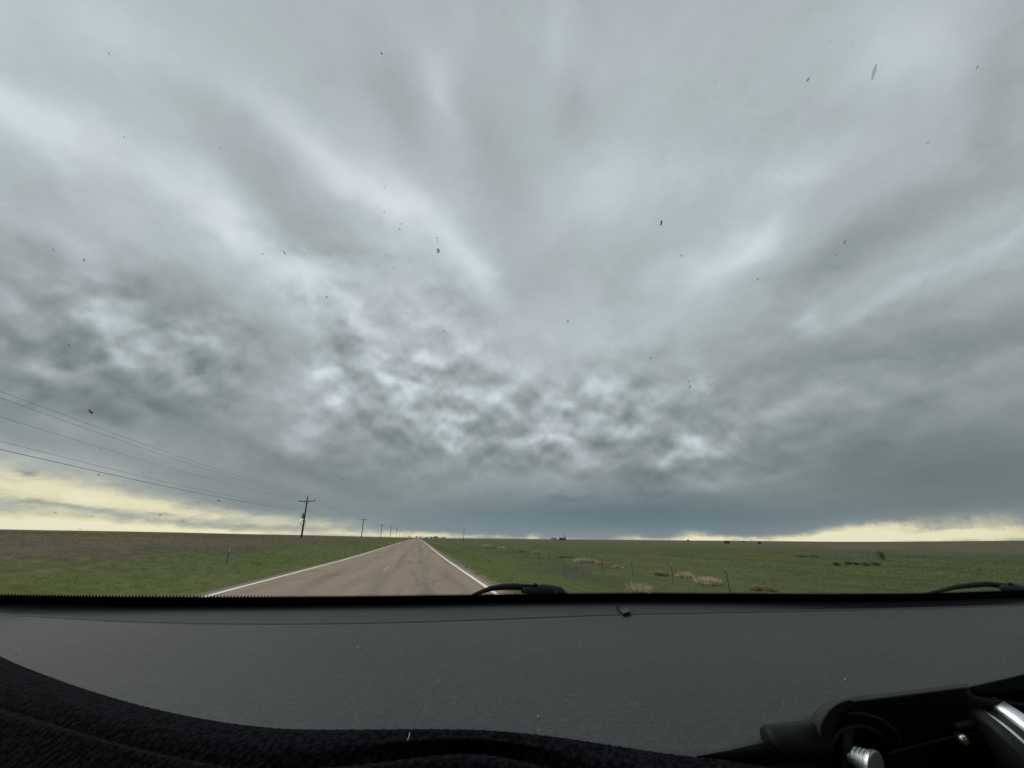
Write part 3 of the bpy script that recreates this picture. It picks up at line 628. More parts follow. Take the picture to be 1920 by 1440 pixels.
LOW = [[-0.1897, 0.2764, 1.28], [-0.1663, 0.2615, 1.28], [-0.1354, 0.2446, 1.28], [-0.1071, 0.2284, 1.28], [-0.0827, 0.2155, 1.28], [-0.0611, 0.2054, 1.28], [-0.0453, 0.1989, 1.28], [-0.0311, 0.1967, 1.28], [-0.0059, 0.194, 1.28], [0.0245, 0.1943, 1.28], [0.0433, 0.187, 1.28], [0.0598, 0.176, 1.28], [0.0747, 0.1655, 1.28], [0.0895, 0.1579, 1.28], [0.1016, 0.1533, 1.28], [0.1133, 0.1487, 1.28], [0.127, 0.1428, 1.28]]
CX = .14
car = empty('car', (0, 0, 0)); tag(car, 'dark interior of the car the photo is taken from, with its windscreen and grey dashboard', 'car')
ba = np.array(BASE)
def base_y(x):
    if x < ba[0, 0]: return float(ba[0, 1]-.15*(ba[0, 0]-x))
    if x > ba[-1, 0]: return float(ba[-1, 1]-.3*(x-ba[-1, 0]))
    k = sum(float(np.interp(x+d_, ba[:, 0], ba[:, 1])) for d_ in (-.03, -.015, 0, .015, .03))/5
    return k
def ws(s, t, lift=0.0):
    x = -.66+s*1.60
    B = Vector((x, base_y(x), EYE-HF)); xt = CX+(x-CX)*.8; Tt = Vector((xt, -.22-.25*(xt-CX)**2, EYE+.38))
    n = Vector((0, .445, .67)).normalized()
    return B.lerp(Tt, t)+n*lift
# glass: thin clear pane with a faint fresnel reflection
wm = bpy.data.materials.new('windscreen_glass'); wm.use_nodes = True; h = G(wm.node_tree); wm.node_tree.nodes.clear()
tb = h.new('ShaderNodeBsdfTransparent'); tb.inputs[0].default_value = (.975, .985, .98, 1)
gl = h.new('ShaderNodeBsdfGlossy'); gl.inputs['Roughness'].default_value = .02; gl.inputs[0].default_value = (1, 1, 1, 1)
lw = h.new('ShaderNodeFresnel'); lw.inputs[0].default_value = 1.3
ms = h.new('ShaderNodeMixShader'); h.put(ms.inputs[0], h.m('MULTIPLY', lw.outputs[0], .5)); h.put(ms.inputs[1], tb.outputs[0]); h.put(ms.inputs[2], gl.outputs[0])
h.put(h.new('ShaderNodeOutputMaterial').inputs[0], ms.outputs[0])
NS, NT = 49, 17
glass = mesh('windscreen', [ws(i/(NS-1), -.06+j/(NT-1)*1.06) for i in range(NS) for j in range(NT)], grid(NS, NT), wm, car, True)

blk = simple('black_ceramic', (.004, .004, .004), .5, .2, var=.1)
# frit: a black band along the foot of the glass, breaking up into slanted dots at its upper edge
HB = .022
m = MB(); n = 260
m.add([ws(i/n, t, -.0015) for i in range(n+1) for t in (-.05, HB)], grid(n+1, 2))
fr = m.build('frit_band', blk, glass)
m = MB(); cnt = 500
for i in range(cnt):
    s0 = (i+.5)/cnt; w = .32/cnt; sh = .5/cnt
    a = [ws(s0-w-sh*.2, HB-.0005, -.0015), ws(s0+w-sh*.2, HB-.0005, -.0015), ws(s0+w*.55+sh, HB+.0042, -.0015), ws(s0-w*.25+sh, HB+.0042, -.0015)]
    m.add(a, [(0, 1, 2, 3)])
ft = m.build('frit_teeth', blk, glass)

plas, h, p, pos = material('dashboard_vinyl', .62, .32)
gr = h.noise(pos, 520, 5, .8); bl = h.noise(pos, 7, 4, .55); sc1 = h.noise(h.mapv(pos, rot=(0, 0, .5), scale=(60, 900, 60)), 1.0, 3, .6)
c = h.ramp(bl, [(.3, (.026, .030, .030, 1)), (.7, (.034, .038, .039, 1))])
c = h.mix(h.m('MULTIPLY', h.step(gr, .48, .68), .55), c, (.075, .08, .08, 1))
c = h.mix(h.m('MULTIPLY', h.step(gr, .50, .36), .6), c, (.018, .021, .022, 1))
c = h.mix(h.m('MULTIPLY', h.step(sc1, .58, .74), .24), c, (.16, .165, .165, 1))
du = h.new('ShaderNodeTexVoronoi', feature='F1'); h.put(du.inputs['Vector'], pos); du.inputs['Scale'].default_value = 95
dk = h.noise(pos, 30, 2, .5)
c = h.mix(h.m('MULTIPLY', h.m('MULTIPLY', h.step(du.outputs['Distance'], .10, .05), h.step(dk, .60, .70)), .6), c, (.4, .4, .38, 1))
h.put(p.inputs['Base Color'], c)
bn = h.new('ShaderNodeBump'); bn.inputs['Strength'].default_value = .35; bn.inputs['Distance'].default_value = .0006
h.put(bn.inputs['Height'], gr); h.put(p.inputs['Normal'], bn.outputs[0])
vent = simple('vent_plastic', (.040, .045, .047), .7, .25, var=.12, scale=300, bump=.1)
se = np.array(SEAM); eg = np.array(DASH_EDGE)
def seam_y(x):
    if x < se[0, 0]: return float(se[0, 1]-.1*(se[0, 0]-x))
    if x > se[-1, 0]: return float(se[-1, 1]-.25*(x-se[-1, 0]))
    return sum(float(np.interp(x+d_, se[:, 0], se[:, 1])) for d_ in (-.04, -.02, 0, .02, .04))/5
dxs = np.linspace(-.70, .98, 120)
# channel under the glass
vs = []
for x in dxs:
    yb, y1 = base_y(x), seam_y(x)
    # slight rises model the demister lip
    for yy, zz in ((yb+.03, -HF-.016), (yb-.001, -HF-.0015), (yb-.006, -HF-.0008), (y1+.024, -.0716), (y1+.014, -.0718), (y1+.011, -.0694), (y1+.006, -.0693), (y1+.0045, -.0728)):
        vs.append((x, yy, EYE+zz))
mesh('demister_panel', vs, grid(len(dxs), 8, True), vent, car, True)
def edge_y(x):
    return float(np.interp(x, eg[:, 0], eg[:, 1]))
def dash_z(x, y, y1):
    u = (y1-y)/max(y1-edge_y(x), .02)
    return -.0690-.0148*min(max(u, 0), 1)**.8-(max(u-1.0, 0)*.9)
# main pad: gently crowned; its rows follow the covered near edge
vs = []
US = [0, .006] + list(np.linspace(.03, 1.0, 26)) + [1.01, 1.03, 1.07, 1.12, 1.2]
K = len(US)
for x in dxs:
    y1 = seam_y(x); ye = edge_y(x)
    for k, u in enumerate(US):
        yy = y1-(y1-ye)*u
        zz = -.0728 if k == 0 else dash_z(x, yy, y1)-(.02*max(0, abs(x-CX)-.62))
        vs.append((x, yy, EYE+zz))
dash = mesh('dashboard', vs, grid(len(dxs), K, True), plas, car, True)
# sensor cover on the demister panel
S4 = [Vector(q) for q in [[0.2184, 0.4446, 1.313], [0.2269, 0.445, 1.313], [0.211, 0.3995, 1.313], [0.2015, 0.3967, 1.313]]]
bsm = simple('black_plastic', (.010, .010, .011), .35, .4, var=.15)
up_ = Vector((0, 0, 1)); dn = Vector((0, 0, -.002))
tp = [S4[0]+up_*.0002, S4[1]+up_*.0014, S4[2]+up_*.0014, S4[3]+up_*.0002]
MB().add([q+dn for q in S4]+tp, [(4, 5, 6, 7), (0, 1, 5, 4), (1, 2, 6, 5), (2, 3, 7, 6), (3, 0, 4, 7)]).build('light_sensor', bsm, car)

# dark knitted cover: the near edge of the dashboard is wrapped in it
knit, h, p, pos = material('black_knit', .95, .05)
kv = h.new('ShaderNodeTexVoronoi', feature='F1'); h.put(kv.inputs['Vector'], pos); kv.inputs['Scale'].default_value = 420
kn = h.noise(pos, 260, 4, .6)
c = h.ramp(h.m('ADD', kv.outputs['Distance'], h.m('MULTIPLY', kn, .5)), [(.35, (.009, .009, .0125, 1)), (.75, (.005, .005, .0075, 1)), (.95, (.0015, .0015, .002, 1))])
h.put(p.inputs['Base Color'], c)
bn = h.new('ShaderNodeBump'); bn.inputs['Strength'].default_value = .8; bn.inputs['Distance'].default_value = .0012; bn.invert = True
h.put(bn.inputs['Height'], kv.outputs['Distance']); h.put(p.inputs['Normal'], bn.outputs[0])
def resample(L, m_=90):
    a = np.array(L); t = np.linspace(0, len(a)-1, m_); out = np.stack([np.interp(t, range(len(a)), a[:, k]) for k in range(3)], 1)
    ker = np.ones(7)/7
    pad = np.pad(out, ((3, 3), (0, 0)), 'edge')
    sm_ = np.stack([np.convolve(pad[:, k], ker, 'valid') for k in range(3)], 1); sm_[0], sm_[-1] = out[0], out[-1]
    return sm_
e_, m_, g_, l_, w_ = (resample(q) for q in (EDGE, MID, GRV, LIP, LOW))
back = e_ + np.array([0, .010, -.010]); rim = e_ + np.array([0, .003, -.0015])
gr2 = g_*.5+l_*.5; gr2[:, 2] = g_[:, 2]-.008
lo0 = l_.copy()
rows = [back, rim, e_, (e_*.6+m_*.4)+np.array([0, 0, .0008]), m_, (m_*.5+g_*.5)+np.array([0, 0, .0008]), g_, gr2]
def knit_rows(rows, nm, amp):
    M = len(rows[0]); vs = []
    rr = []
    for a, b in zip(rows[:-1], rows[1:]):
        for t in (0, .25, .5, .75): rr.append(a*(1-t)+b*t)
    rr.append(rows[-1]); R_ = len(rr)
    up2 = 5
    for i in range(M*up2-up2+1):
        f = i/up2; i0 = min(int(f), M-2); t = f-i0
        for j in range(R_):
            q = rr[j][i0]*(1-t)+rr[j][i0+1]*t
            rib = amp*math.sin(i*1.15+(j % 2)*math.pi)*(1 if 3 < j < R_-3 else .3)
            vs.append((q[0], q[1], q[2]+rib))
    return mesh(nm, vs, grid(M*up2-up2+1, R_, True), knit, None, True)
cover = empty('fabric_cover', (0, .2, EYE-.09)); tag(cover, 'dark ribbed knit fabric draped along the near edge of the grey dashboard', 'fabric cover')
a = knit_rows(rows, 'rolled_hem', .00022)
rows2 = [gr2, lo0+np.array([0, .001, -.004]), lo0, lo0*.75+w_*.25+np.array([0, 0, .004]), lo0*.4+w_*.6+np.array([0, 0, .003]), w_]
b = knit_rows(rows2, 'lower_panel', .00015)
for o in (a, b):
    o.parent = cover; o.matrix_parent_inverse = Matrix.Translation(-cover.location)
lint = simple('pale_lint', (.35, .33, .30), .9)
th = [[0.0041, 0.2164, 1.299], [0.0039, 0.2127, 1.299], [0.0033, 0.2096, 1.299]]
tag(MB().tube([Vector(q)+Vector((0, 0, .0022)) for q in th], .00022, 5).build('loose_thread', lint), 'short pale thread lying on the knitted fabric', 'thread')
m = MB()
for q in [[-0.0058, 0.3557, 1.2985], [-0.0311, 0.3696, 1.2985], [0.0193, 0.2861, 1.2985], [-0.0454, 0.4513, 1.2985], [0.0651, 0.2261, 1.2985], [-0.2768, 0.4032, 1.2985], [0.2697, 0.2396, 1.2985]]:
    q = Vector(q); 
    yy = q.y; x = q.x; y1 = seam_y(x); zz = EYE+dash_z(x, yy, y1)
    k = (zz-EYE)/(q.z-EYE); q2 = Vector((q.x*k, q.y*k, EYE+(q.z-EYE)*k))
    m.tube([q2+Vector((-.0006, 0, .0006)), q2+Vector((.0004, .0004, .0012)), q2+Vector((.0009, 0, .0006))], [.0002, .00038, .0002], 6)
o = m.build('dust_crumbs', lint); tag(o, 'scattered pale crumbs of dust on the grey dashboard', 'dust', kind='stuff')

# body of the car around the camera
paintm = simple('car_paint', (.12, .125, .13), .3, .5, metal=.3, var=.05); head = simple('headliner', (.10, .10, .095), .95, .1)
trim = simple('door_trim', (.02, .02, .021), .7, .2)
# roof + headliner
rv = []; hv = []
for i in range(17):
    x0, _, _ = ws(i/16, 1)
    for k, yy in enumerate((0, .5, 1.1, 1.7)):
        y0 = ws(i/16, 1).y
        rv.append((x0, y0-yy-.0, EYE+.39+.03*math.cos((x0-CX)*1.5)+(0, .03, .03, -.02)[k]))
        hv.append((x0, y0-yy, EYE+.36+(0, .03, .03, -.02)[k]))
mesh('roof', rv, grid(17, 4), paintm, car, True); mesh('headliner', hv, grid(17, 4, True), head, car, True)
for sx, s_ in ((-1, 0.0), (1, 1.0)):
    pts = [ws(s_, t)+Vector((sx*.03, 0, .0)) for t in (-.05, .3, .6, 1.0)]
    MB().tube(pts, .035, 10).build('windscreen_pillar', trim, car, True)
    xd = CX+sx*.86
    MB().box((xd, -.75, EYE-.52), (.07, 2.2, .86)).build('door', paintm, car, bevel=.02)
    MB().tube([(xd-sx*.1, -1.0, EYE-.1), (CX+sx*.66, -1.05, EYE+.37)], .04, 8).build('door_pillar', trim, car, True)
    MB().tube([(CX+sx*.66, .0-.3, EYE+.36), (CX+sx*.66, -1.9, EYE+.35)], .03, 8).build('roof_rail', trim, car, True)
MB().box((CX, -1.95, EYE-.25), (1.6, .08, 1.3)).build('rear_bulkhead', trim, car)
MB().box((CX, -.75, EYE-.98), (1.7, 2.4, .06)).build('floor_pan', trim, car)
MB().box((CX, .05, EYE-.45), (1.5, .16, .62)).build('dashboard_front', trim, car, bevel=.03)
# bonnet outside, falling away below the line of sight
bv = []
for i in range(21):
    x = -.72+i*.086
    for k in range(8):
        t = k/7; yy = base_y(min(max(x, -.7), .96))+.05+t*1.15
        bv.append((x, yy, EYE-.145-.10*t-.12*t*t-.10*abs((x-CX)/.86)**4))
mesh('bonnet', bv, grid(21, 8), paintm, car, True)
MB().box((CX, 1.74, EYE-.72), (1.72, .12, .55)).build('front_bumper', trim, car, bevel=.04)
for sx in (-1, 1):
    MB().box((CX+sx*.84, 1.05, EYE-.62), (.05, 1.25, .62)).build('front_wing', paintm, car, bevel=.02)
    for yy in (1.15, -1.5):
        w_h = MB().tube([(CX+sx*.70, yy, .34), (CX+sx*.90, yy, .34)], .34, 24).build('wheel', trim, car, True)
        MB().tube([(CX+sx*.895, yy, .34), (CX+sx*.912, yy, .34)], .2, 18).build('rim', iron, w_h)
MB().tube([(CX+.1, base_y(.2)+.075, EYE-.12), (CX-.7, base_y(-.6)+.06, EYE-.125)], .02, 6).build('cowl', trim, car)

# wipers
rub = simple('wiper_rubber', (.008, .008, .009), .6, .15); rub2 = simple('wiper_cap', (.018, .020, .024), .6, .2)
WA = [[0.0746, 0.5596, 1.313], [0.0868, 0.5727, 1.315], [0.1031, 0.584, 1.318], [0.1174, 0.5815, 1.32], [0.1364, 0.582, 1.32], [0.1621, 0.5784, 1.319]]; WB = [[0.7093, 0.4719, 1.313], [0.7665, 0.4911, 1.314], [0.8072, 0.4947, 1.318], [0.834, 0.49, 1.321], [0.8835, 0.4985, 1.321], [0.904, 0.4854, 1.319]]; HA = Vector([0.1764, 0.58, 1.314]); HB_ = Vector([0.8799, 0.4868, 1.317])
for P_, hub, lab, kx in ((WA, HA, 'wiper', 1), (WB, HB_, 'wiper', .95)):
    root = empty('windscreen_wiper', tuple(hub))
    def loc(v, dy=.055): 
        v = Vector(v)-Vector((0, 0, EYE)); f_ = 1+dy/v.y*1.0; v = v*f_+Vector((0, 0, EYE-.0018)); return v-hub
    pts = [loc(q) for q in P_]
    MB().tube(pts, [.0018, .0028, .0036, .0042, .0046, .004], 8).build('wiper_arm', rub, root, True)
    a = pts[-1]
    H0 = loc(hub)
    MB().tube([a+Vector((-.018, 0, -.003)), a+Vector((-.006, .002, -.003)), a+Vector((.02, .004, -.0035)), a+Vector((.044, .006, -.006)), a+Vector((.058, .008, -.014))], [.004, .0070, .0076, .0066, .003], 10).build('wiper_head', rub2, root, True)
    MB().tube([a+Vector((.003, -.002, .0025)), a+Vector((.003, -.002, .0058))], [.0035, .0025], 8).tube([a+Vector((.034, -.008, -.008)), a+Vector((.034, -.013, -.008))], .0035, 8).build('pivot_nut', rub, root, True)
    MB().tube([pts[0]+Vector((-.01, .006, -.016)), pts[2]+Vector((0, .012, -.018)), a+Vector((.05, .012, -.018))], .0035, 6).build('wiper_blade', rub, root, True)
    tag(root, 'black wiper at rest in front of the road edge, left of the two' if kx == 1 else 'black wiper at rest at the far right foot of the windscreen', 'wiper', 'windscreen wipers')
    root.parent = None

# dirt on the glass
def smudge(name, rgb, cover):
    # dried film on glass: lets part of the view through
    m = bpy.data.materials.new(name); m.use_nodes = True; h = G(m.node_tree); h.n.clear()
    t_ = h.new('ShaderNodeBsdfTransparent'); d_ = h.new('ShaderNodeBsdfDiffuse'); d_.inputs[0].default_value = tuple(rgb)+(1,)
    x_ = h.new('ShaderNodeMixShader'); x_.inputs[0].default_value = cover; h.put(x_.inputs[1], t_.outputs[0]); h.put(x_.inputs[2], d_.outputs[0])
    h.put(h.new('ShaderNodeOutputMaterial').inputs[0], x_.outputs[0]); return m
dirt = smudge('dirt', (.15, .15, .135), .42); paled = smudge('dried_splash', (.30, .31, .29), .22)
def speck_mesh(table, name, mat, el):
    m = MB(); nrm = Vector((0, .55, .83)); nrm.normalize()
    for x, y, z, r_ in table:
        r_ = r_*(.42 if r_ > .0005 else 1)
        c = Vector((x, y, z)); t = random.uniform(-.9, .9)
        ax = Vector((math.sin(t)*.6, -.5, .33)).normalized(); sd2 = nrm.cross(ax).normalized()
        for q in range(1 if r_ < .0003 else 2):
            o_ = ax*random.gauss(0, r_*.9)+sd2*random.gauss(0, r_*.5); k = random.uniform(.5, 1)
            vs = [c+o_+(ax*math.cos(u_)*r_*el*k*random.uniform(.8, 1.1)+sd2*math.sin(u_)*r_*k*random.uniform(.6, 1.1)) for u_ in np.linspace(0, 5.5, 8)]
            tp_ = c+o_-nrm*r_*.35; vs.append(tp_)
            m.add(vs, [tuple(range(8))]+[(i, (i+1) % 8, 8) for i in range(8)])
    o = m.build(name, mat, car)
    o['kind'] = 'stuff'
    return o
SPECKS = [(-0.031, 0.1005, 1.5554, 0.00104), (-0.1277, 0.1177, 1.5457, 0.00069), (-0.1323, 0.1413, 1.5311, 0.00069), (0.2264, 0.0584, 1.5783, 0.00104),
 (0.2273, 0.0825, 1.5627, 0.00104), (0.2186, 0.1253, 1.5355, 0.00139), (0.2184, 0.1312, 1.5318, 0.00104), (0.1797, 0.1493, 1.5214, 0.00139),
 (-0.003, 0.1621, 1.5166, 0.00173), (-0.004, 0.1577, 1.5195, 0.00104), (-0.029, 0.1675, 1.5133, 0.00069), (-0.0776, 0.174, 1.5107, 0.00104),
 (-0.0876, 0.1764, 1.5092, 0.00104), (-0.0595, 0.1919, 1.4991, 0.00104), (0.0755, 0.1865, 1.5005, 0.00104), (0.0035, 0.2014, 1.4922, 0.00104),
 (0.1374, 0.201, 1.4897, 0.00104), (0.1382, 0.204, 1.4881, 0.00069), (0.175, 0.2152, 1.4793, 0.00173), (0.1727, 0.2127, 1.4813, 0.00104),
 (0.1331, 0.2182, 1.4788, 0.00069), (0.1864, 0.2547, 1.4537, 0.00104), (-0.2126, 0.3105, 1.4335, 0.00104), (-0.1955, 0.3298, 1.4209, 0.00104),
 (-0.1675, 0.3548, 1.4039, 0.00104), (-0.1522, 0.3507, 1.4052, 0.00173), (-0.2247, 0.3348, 1.4196, 0.00173), (-0.1686, 0.1918, 1.5021, 0.00104),
 (-0.1964, 0.2371, 1.4762, 0.00104), (-0.1487, 0.2637, 1.4578, 0.00069), (0.0214, 0.2652, 1.4519, 0.00104), (0.0787, 0.2647, 1.4509, 0.00069),
 (-0.0607, 0.3188, 1.4205, 0.00104), (-0.0459, 0.34, 1.4068, 0.00104), (0.573, 0.2942, 1.3924, 0.00104), (0.4842, 0.3491, 1.3632, 0.00069),
 (-0.1149, 0.3874, 1.3809, 0.00104), (-0.0969, 0.1393, 1.5324, 0.00069), (-0.0299, 0.1408, 1.5302, 0.00069), (0.1699, 0.1115, 1.5462, 0.00069),
 (-0.1798, 0.1892, 1.5042, 0.00104), (-0.0298, 0.1507, 1.524, 0.00069), (0.0355, 0.3107, 1.4228, 0.00069), (-0.2497, 0.3821, 1.3935, 0.00139),
 (-0.2661, 0.3997, 1.3843, 0.00104), (-0.1849, 0.3788, 1.3905, 0.00139), (-0.2, 0.3732, 1.3952, 0.00139), (-0.211, 0.381, 1.3914, 0.00104),
 (-0.1972, 0.3758, 1.3934, 0.00069), (-0.2745, 0.3826, 1.3954, 0.00139), (-0.3037, 0.3947, 1.3923, 0.00104), (-0.2129, 0.3436, 1.4138, 0.00104),
 (0.1081, 0.0846, 1.5646, 0.00069), (0.1511, 0.0654, 1.5761, 0.00069), (0.1277, 0.1456, 1.5252, 0.00104), (-0.0216, 0.1534, 1.5218, 0.00069),
 (-0.0223, 0.1558, 1.5206, 0.00069), (0.2277, 0.1018, 1.5504, 0.00069), (-0.0245, 0.1735, 1.5098, 0.00069)]
more = []
for i in range(70):
    s_, t_ = random.uniform(.05, .95), random.random()**1.3*.85+.04
    q = ws(s_, t_, -.0015); more.append((q.x, q.y, q.z, random.uniform(.00010, .00022)))
speck_mesh(SPECKS+more, 'bug_specks', dirt, 1.8)
speck_mesh([[0.577, 0.3764, 1.3372, 0.0025], [0.5779, 0.3707, 1.341, 0.0025], [0.5788, 0.3651, 1.3447, 0.00208], [0.1498, 0.0756, 1.5694, 0.00166], [0.2661, 0.371, 1.3734, 0.00166], [0.3562, 0.3889, 1.3517, 0.00208], [0.4448, 0.3897, 1.3398, 0.00291], [0.4631, 0.304, 1.3951, 0.00125], [0.0495, 0.4199, 1.3536, 0.0025], [0.1754, 0.4183, 1.3494, 0.00166], [-0.1994, 0.413, 1.3712, 0.00166], [-0.2332, 0.4391, 1.3584, 0.00125], [-0.2723, 0.4254, 1.3699, 0.00166], [-0.0546, 0.3943, 1.3735, 0.00166], [-0.0625, 0.3977, 1.3716, 0.00208], [-0.0536, 0.4029, 1.368, 0.00208], [-0.1292, 0.3924, 1.3786, 0.00166], [-0.1206, 0.4034, 1.3713, 0.00166], [0.6226, 0.3331, 1.3663, 0.00208], [0.6294, 0.3289, 1.3691, 0.00166]], 'dried_splashes', paled, 1.6)
redm = simple('dried_red', (.55, .10, .08), .8, .2)
ins = [Vector(q) for q in [[-0.2052, 0.2803, 1.451], [0.109, 0.134, 1.5334]]]
for i, (q, k, tilt, lab) in enumerate(((ins[0], .0010, -2.2, 'small red squashed insect on the windscreen at lower left, above the wires'), (ins[1], .0007, 0.1, 'tiny orange brown insect stuck high on the windscreen'))):
    root = empty('squashed_insect', tuple(q)); ax = (rt*math.sin(tilt)+up*math.cos(tilt)) if i else (rt*.8-up*.6)
    MB().tube([-ax*k*2.2, -ax*k*1.2, ax*k*.2, ax*k*1.4, ax*k*2], [k*.1, k*.35, k*.5, k*.55, k*.15], 7).build('body', redm, root, True)
    sd2 = ax.cross(fw).normalized()
    MB().add([ax*k*.8, -ax*k*1.4+sd2*k*1.0, -ax*k*1.9+sd2*k*.4, -fw*k*.1], [(0, 1, 2), (0, 3, 1), (1, 3, 2), (0, 2, 3)]).add([ax*k*1.0, ax*k*.2-sd2*k*1.1, -ax*k*.4-sd2*k*.6, -fw*k*.1], [(0, 1, 2), (0, 3, 1), (1, 3, 2), (0, 2, 3)]).build('wing', dirt, root)
    tag(root, lab, 'insect')
s2 = [Vector(q) for q in [[0.1774, 0.0666, 1.5745], [0.1796, 0.0709, 1.5716]]]
o = MB().tube([s2[0], s2[0].lerp(s2[1], .5), s2[1]], [.0003, .0008, .0003], 6).build('smear', smudge('grey_smear', (.25, .27, .27), .2), car)

# ------------------------------------------------------------------ phone mount lying at the lower right
c0, ex, ey, ez = [Vector(q) for q in [[0.18445, 0.16809, 1.30082], [0.97517, -0.22131, 0.0081], [-0.08988, -0.36209, 0.9278], [-0.2024, -0.90549, -0.37299]]]
mount = empty('phone_mount'); mount.matrix_world = Matrix(((ex.x, ey.x, ez.x, c0.x), (ex.y, ey.y, ez.y, c0.y), (ex.z, ey.z, ez.z, c0.z), (0, 0, 0, 1)))
tag(mount, 'black plastic clamp mount with silver screw and metal rings at the lower right', 'clamp mount')
U_ = .16/721.                                   # metres per unit in the drawing below
def q3(x, y, z=0):                              # units are measured off the axis of the phone
    k = (.16-z)/721
    return Vector(((x-960)*k-640*U_, (720-y)*k+680*U_, z))
mp = simple('mount_plastic', (.006, .0065, .007), .55, .18, var=.15, scale=200); mp2 = simple('mount_plastic_light', (.018, .019, .021), .6, .25, scale=200)
mdk = simple('mount_shade', (.0015, .0015, .002), .8, .05)  # near-black that puts the shade of hollows and shadowed sides into the colour
steel = simple('bright_steel', (.80, .84, .84), .42, .5, metal=1.0, var=.1); brass = simple('rivet_metal', (.75, .66, .50), .3, .5, metal=1.0, var=.05)
def prism(name, outline, z0, z1, mat, parent, bev=.0012, taper=(1.0, .85)):
    n = len(outline); fr_ = [q3(x, y, z1) for x, y in outline]; bk = []
    for (x, y), f_ in zip(outline, fr_):
        e_ = q3(x, y, z0); bk.append(Vector((f_.x+(e_.x-f_.x)*taper[0], f_.y+(e_.y-f_.y)*taper[1], z0)))
    vs = bk+fr_
    fs = [tuple(range(n))[::-1], tuple(range(n, 2*n))]+[(i, (i+1) % n, n+(i+1) % n, n+i) for i in range(n)]
    o = mesh(name, vs, [f[::-1] for f in fs], mat, parent)
    bm = bmesh.new(); bm.from_mesh(o.data); bmesh.ops.recalc_face_normals(bm, faces=bm.faces[:]); bm.to_mesh(o.data); bm.free()
    if bev:
        b = o.modifiers.new('bevel', 'BEVEL'); b.width = bev; b.segments = 3; b.limit_method = 'ANGLE'; b.angle_limit = rad(25)
    return o
def arc(cx, cy, r_, a0, a1, n=10): return [(cx+r_*math.cos(rad(a)), cy-r_*math.sin(rad(a))) for a in np.linspace(a0, a1, n)]
# housing: rounded jaw at left, arm running right and slightly up
prism('housing', arc(1602, 1374, 60, 188, 97, 12)+[(1700, 1302), (1815, 1287), (1823, 1306), (2000, 1330), (2000, 1520), (1545, 1520)], -.0200, -.0080, mp, mount, .0016, (1.0, .80))
prism('jaw_shell', arc(1602, 1374, 64, 184, 95, 12)+[(1610, 1318), (1580, 1340), (1562, 1380), (1562, 1520), (1538, 1520)], -.0190, -.0072, mp2, mount, .0012, (.30, 1.02))
prism('rear_arm', [(1812, 1288), (1870, 1275), (2000, 1244), (2000, 1284), (1920, 1296), (1820, 1304)], -.0240, -.0120, mp2, mount, .0010, (1.0, .9))
prism('rear_arm_shadow_side', [(1820, 1305), (1920, 1297), (2000, 1285), (2000, 1360), (1822, 1360)], -.0240, -.0125, mdk, mount, .0006)  # arm's shaded side, painted near-black under the lighter top strip
# opening in the jaw face: a near-black disc paints its shade
def ring3(name, cx, cy, r_, tube, z, mat, a0=0, a1=360, sy=1.0, parent=None):
    pts = [q3(cx+r_*math.cos(rad(a)), cy-r_*sy*math.sin(rad(a)), z) for a in np.linspace(a0, a1, 40)]
    return MB().tube(pts, tube*U_, 10, a1-a0 < 360).build(name, mat, parent or mount, True)
prism('recess_shade', arc(1610, 1416, 52, 0, 345, 24), -.0085, -.0074, mdk, mount, 0)
ring3('recess_rim', 1610, 1416, 55, 4, -.0075, mp2, 40, 190)
ring3('recess_rim', 1606, 1430, 92, 4, -.0078, mp2, 5, 100)
prism('lock_tab', [(1580, 1378), (1592, 1362), (1602, 1364), (1600, 1392), (1590, 1440), (1580, 1440)], -.0074, -.0050, mp2, mount, .0006)
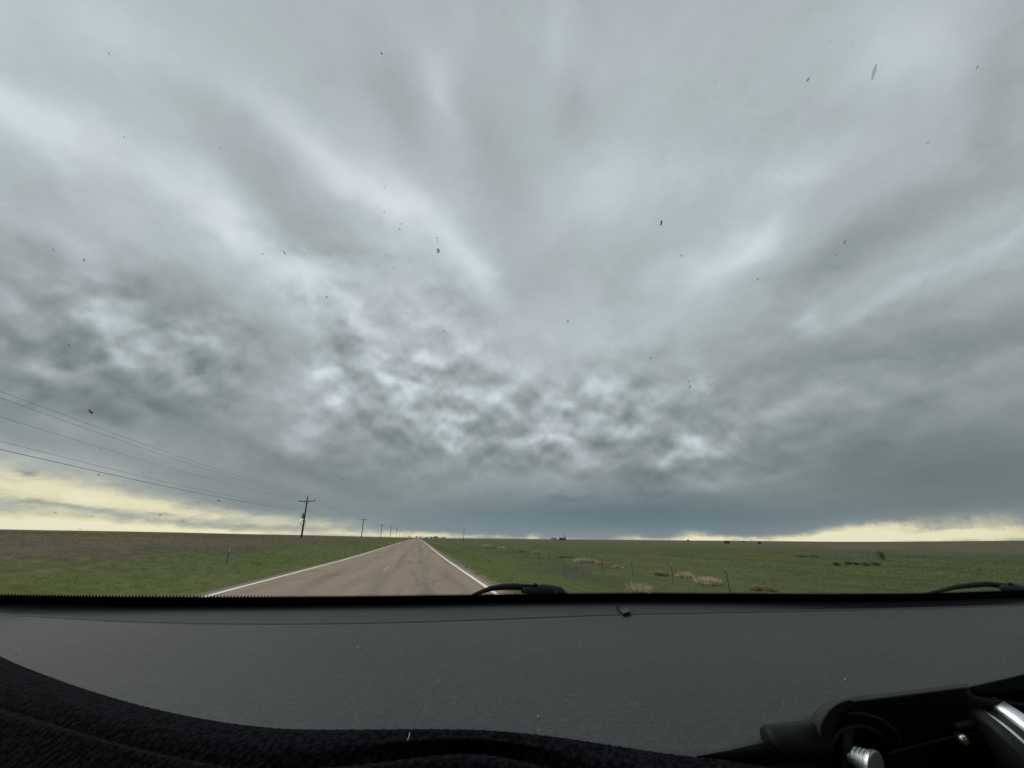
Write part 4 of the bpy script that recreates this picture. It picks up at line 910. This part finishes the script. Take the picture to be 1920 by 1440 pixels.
# screw pointing left and towards the viewer
sc_ = empty('screw'); sc_.parent = mount
A = q3(1592, 1412, -.007); Bx = q3(1643, 1440, .0015); ax = (Bx-A).normalized(); Ls = (Bx-A).length
bpy.data.objects.remove(sc_)
pts = []; rs = []
NTH = 5
for k in range(NTH*10+1):
    t = k/(NTH*10); grow = 14+11*t
    rs.append((grow-3.2*(.5+.5*math.cos(k/10*2*math.pi))**2)*U_); pts.append(A+ax*Ls*.86*t)
MB().tube(pts, rs, 28).build('screw_thread', steel, mount, True)
MB().tube([A+ax*Ls*.86, A+ax*Ls*.88, A+ax*Ls*.99, A+ax*Ls*1.02], [24*U_, 27*U_, 27*U_, 24*U_], 32).build('screw_head', steel, mount, False)
# shaft, and a near-black cone modelling the wedge of shadow left of it
MB().tube([q3(1440, 1396, -.010), q3(1446, 1395, -.010), q3(1530, 1388, -.012)], [25*U_, 29*U_, 31*U_], 20).build('shaft', mp, mount, True)
MB().tube([q3(1308, 1419, .006), q3(1360, 1417, .002), q3(1450, 1412, -.006)], [1*U_, 6*U_, 17*U_], 12).build('shadow_wedge', mdk, mount, True)
# inner latch block with rivet
prism('latch_frame', [(1660, 1412), (1735, 1392), (1800, 1376), (1856, 1372), (1884, 1500), (1690, 1500)], -.0074, -.0040, mp, mount, .0012)
prism('latch_block', [(1742, 1402), (1760, 1394), (1848, 1392), (1866, 1410), (1880, 1500), (1736, 1500)], -.0040, -.0030, mdk, mount, .0008)
MB().tube([q3(1790, 1362, -.0072), q3(1850, 1349, -.0072)], [6*U_, 7*U_], 8).build('latch_ridge', mp2, mount, True)
MB().tube([q3(1804, 1386, -.0042), q3(1804, 1385, -.0030), q3(1804, 1384.5, -.0024)], [11*U_, 9*U_, 3*U_], 14).build('rivet', brass, mount, True)
# metal rings and collar at right, axis leaning
def collar(name, x0, y0, x1, y1, r_, mat):
    MB().tube([q3(x0, y0, -.004), q3(x0+.15*(x1-x0), y0+.15*(y1-y0), -.004), q3(x1-.15*(x1-x0), y1-.15*(y1-y0), -.004), q3(x1, y1, -.004)], [r_*.94*U_, r_*U_, r_*U_, r_*.94*U_], 40).build(name, mat, mount, True)
collar('collar', 1866, 1432, 1888, 1424, 93, mp2)
collar('metal_ring', 1889, 1428, 1901, 1423, 88, steel)
collar('collar', 1902, 1424, 1912, 1420, 84, mp2)
collar('metal_ring', 1913, 1430, 1942, 1420, 100, steel)
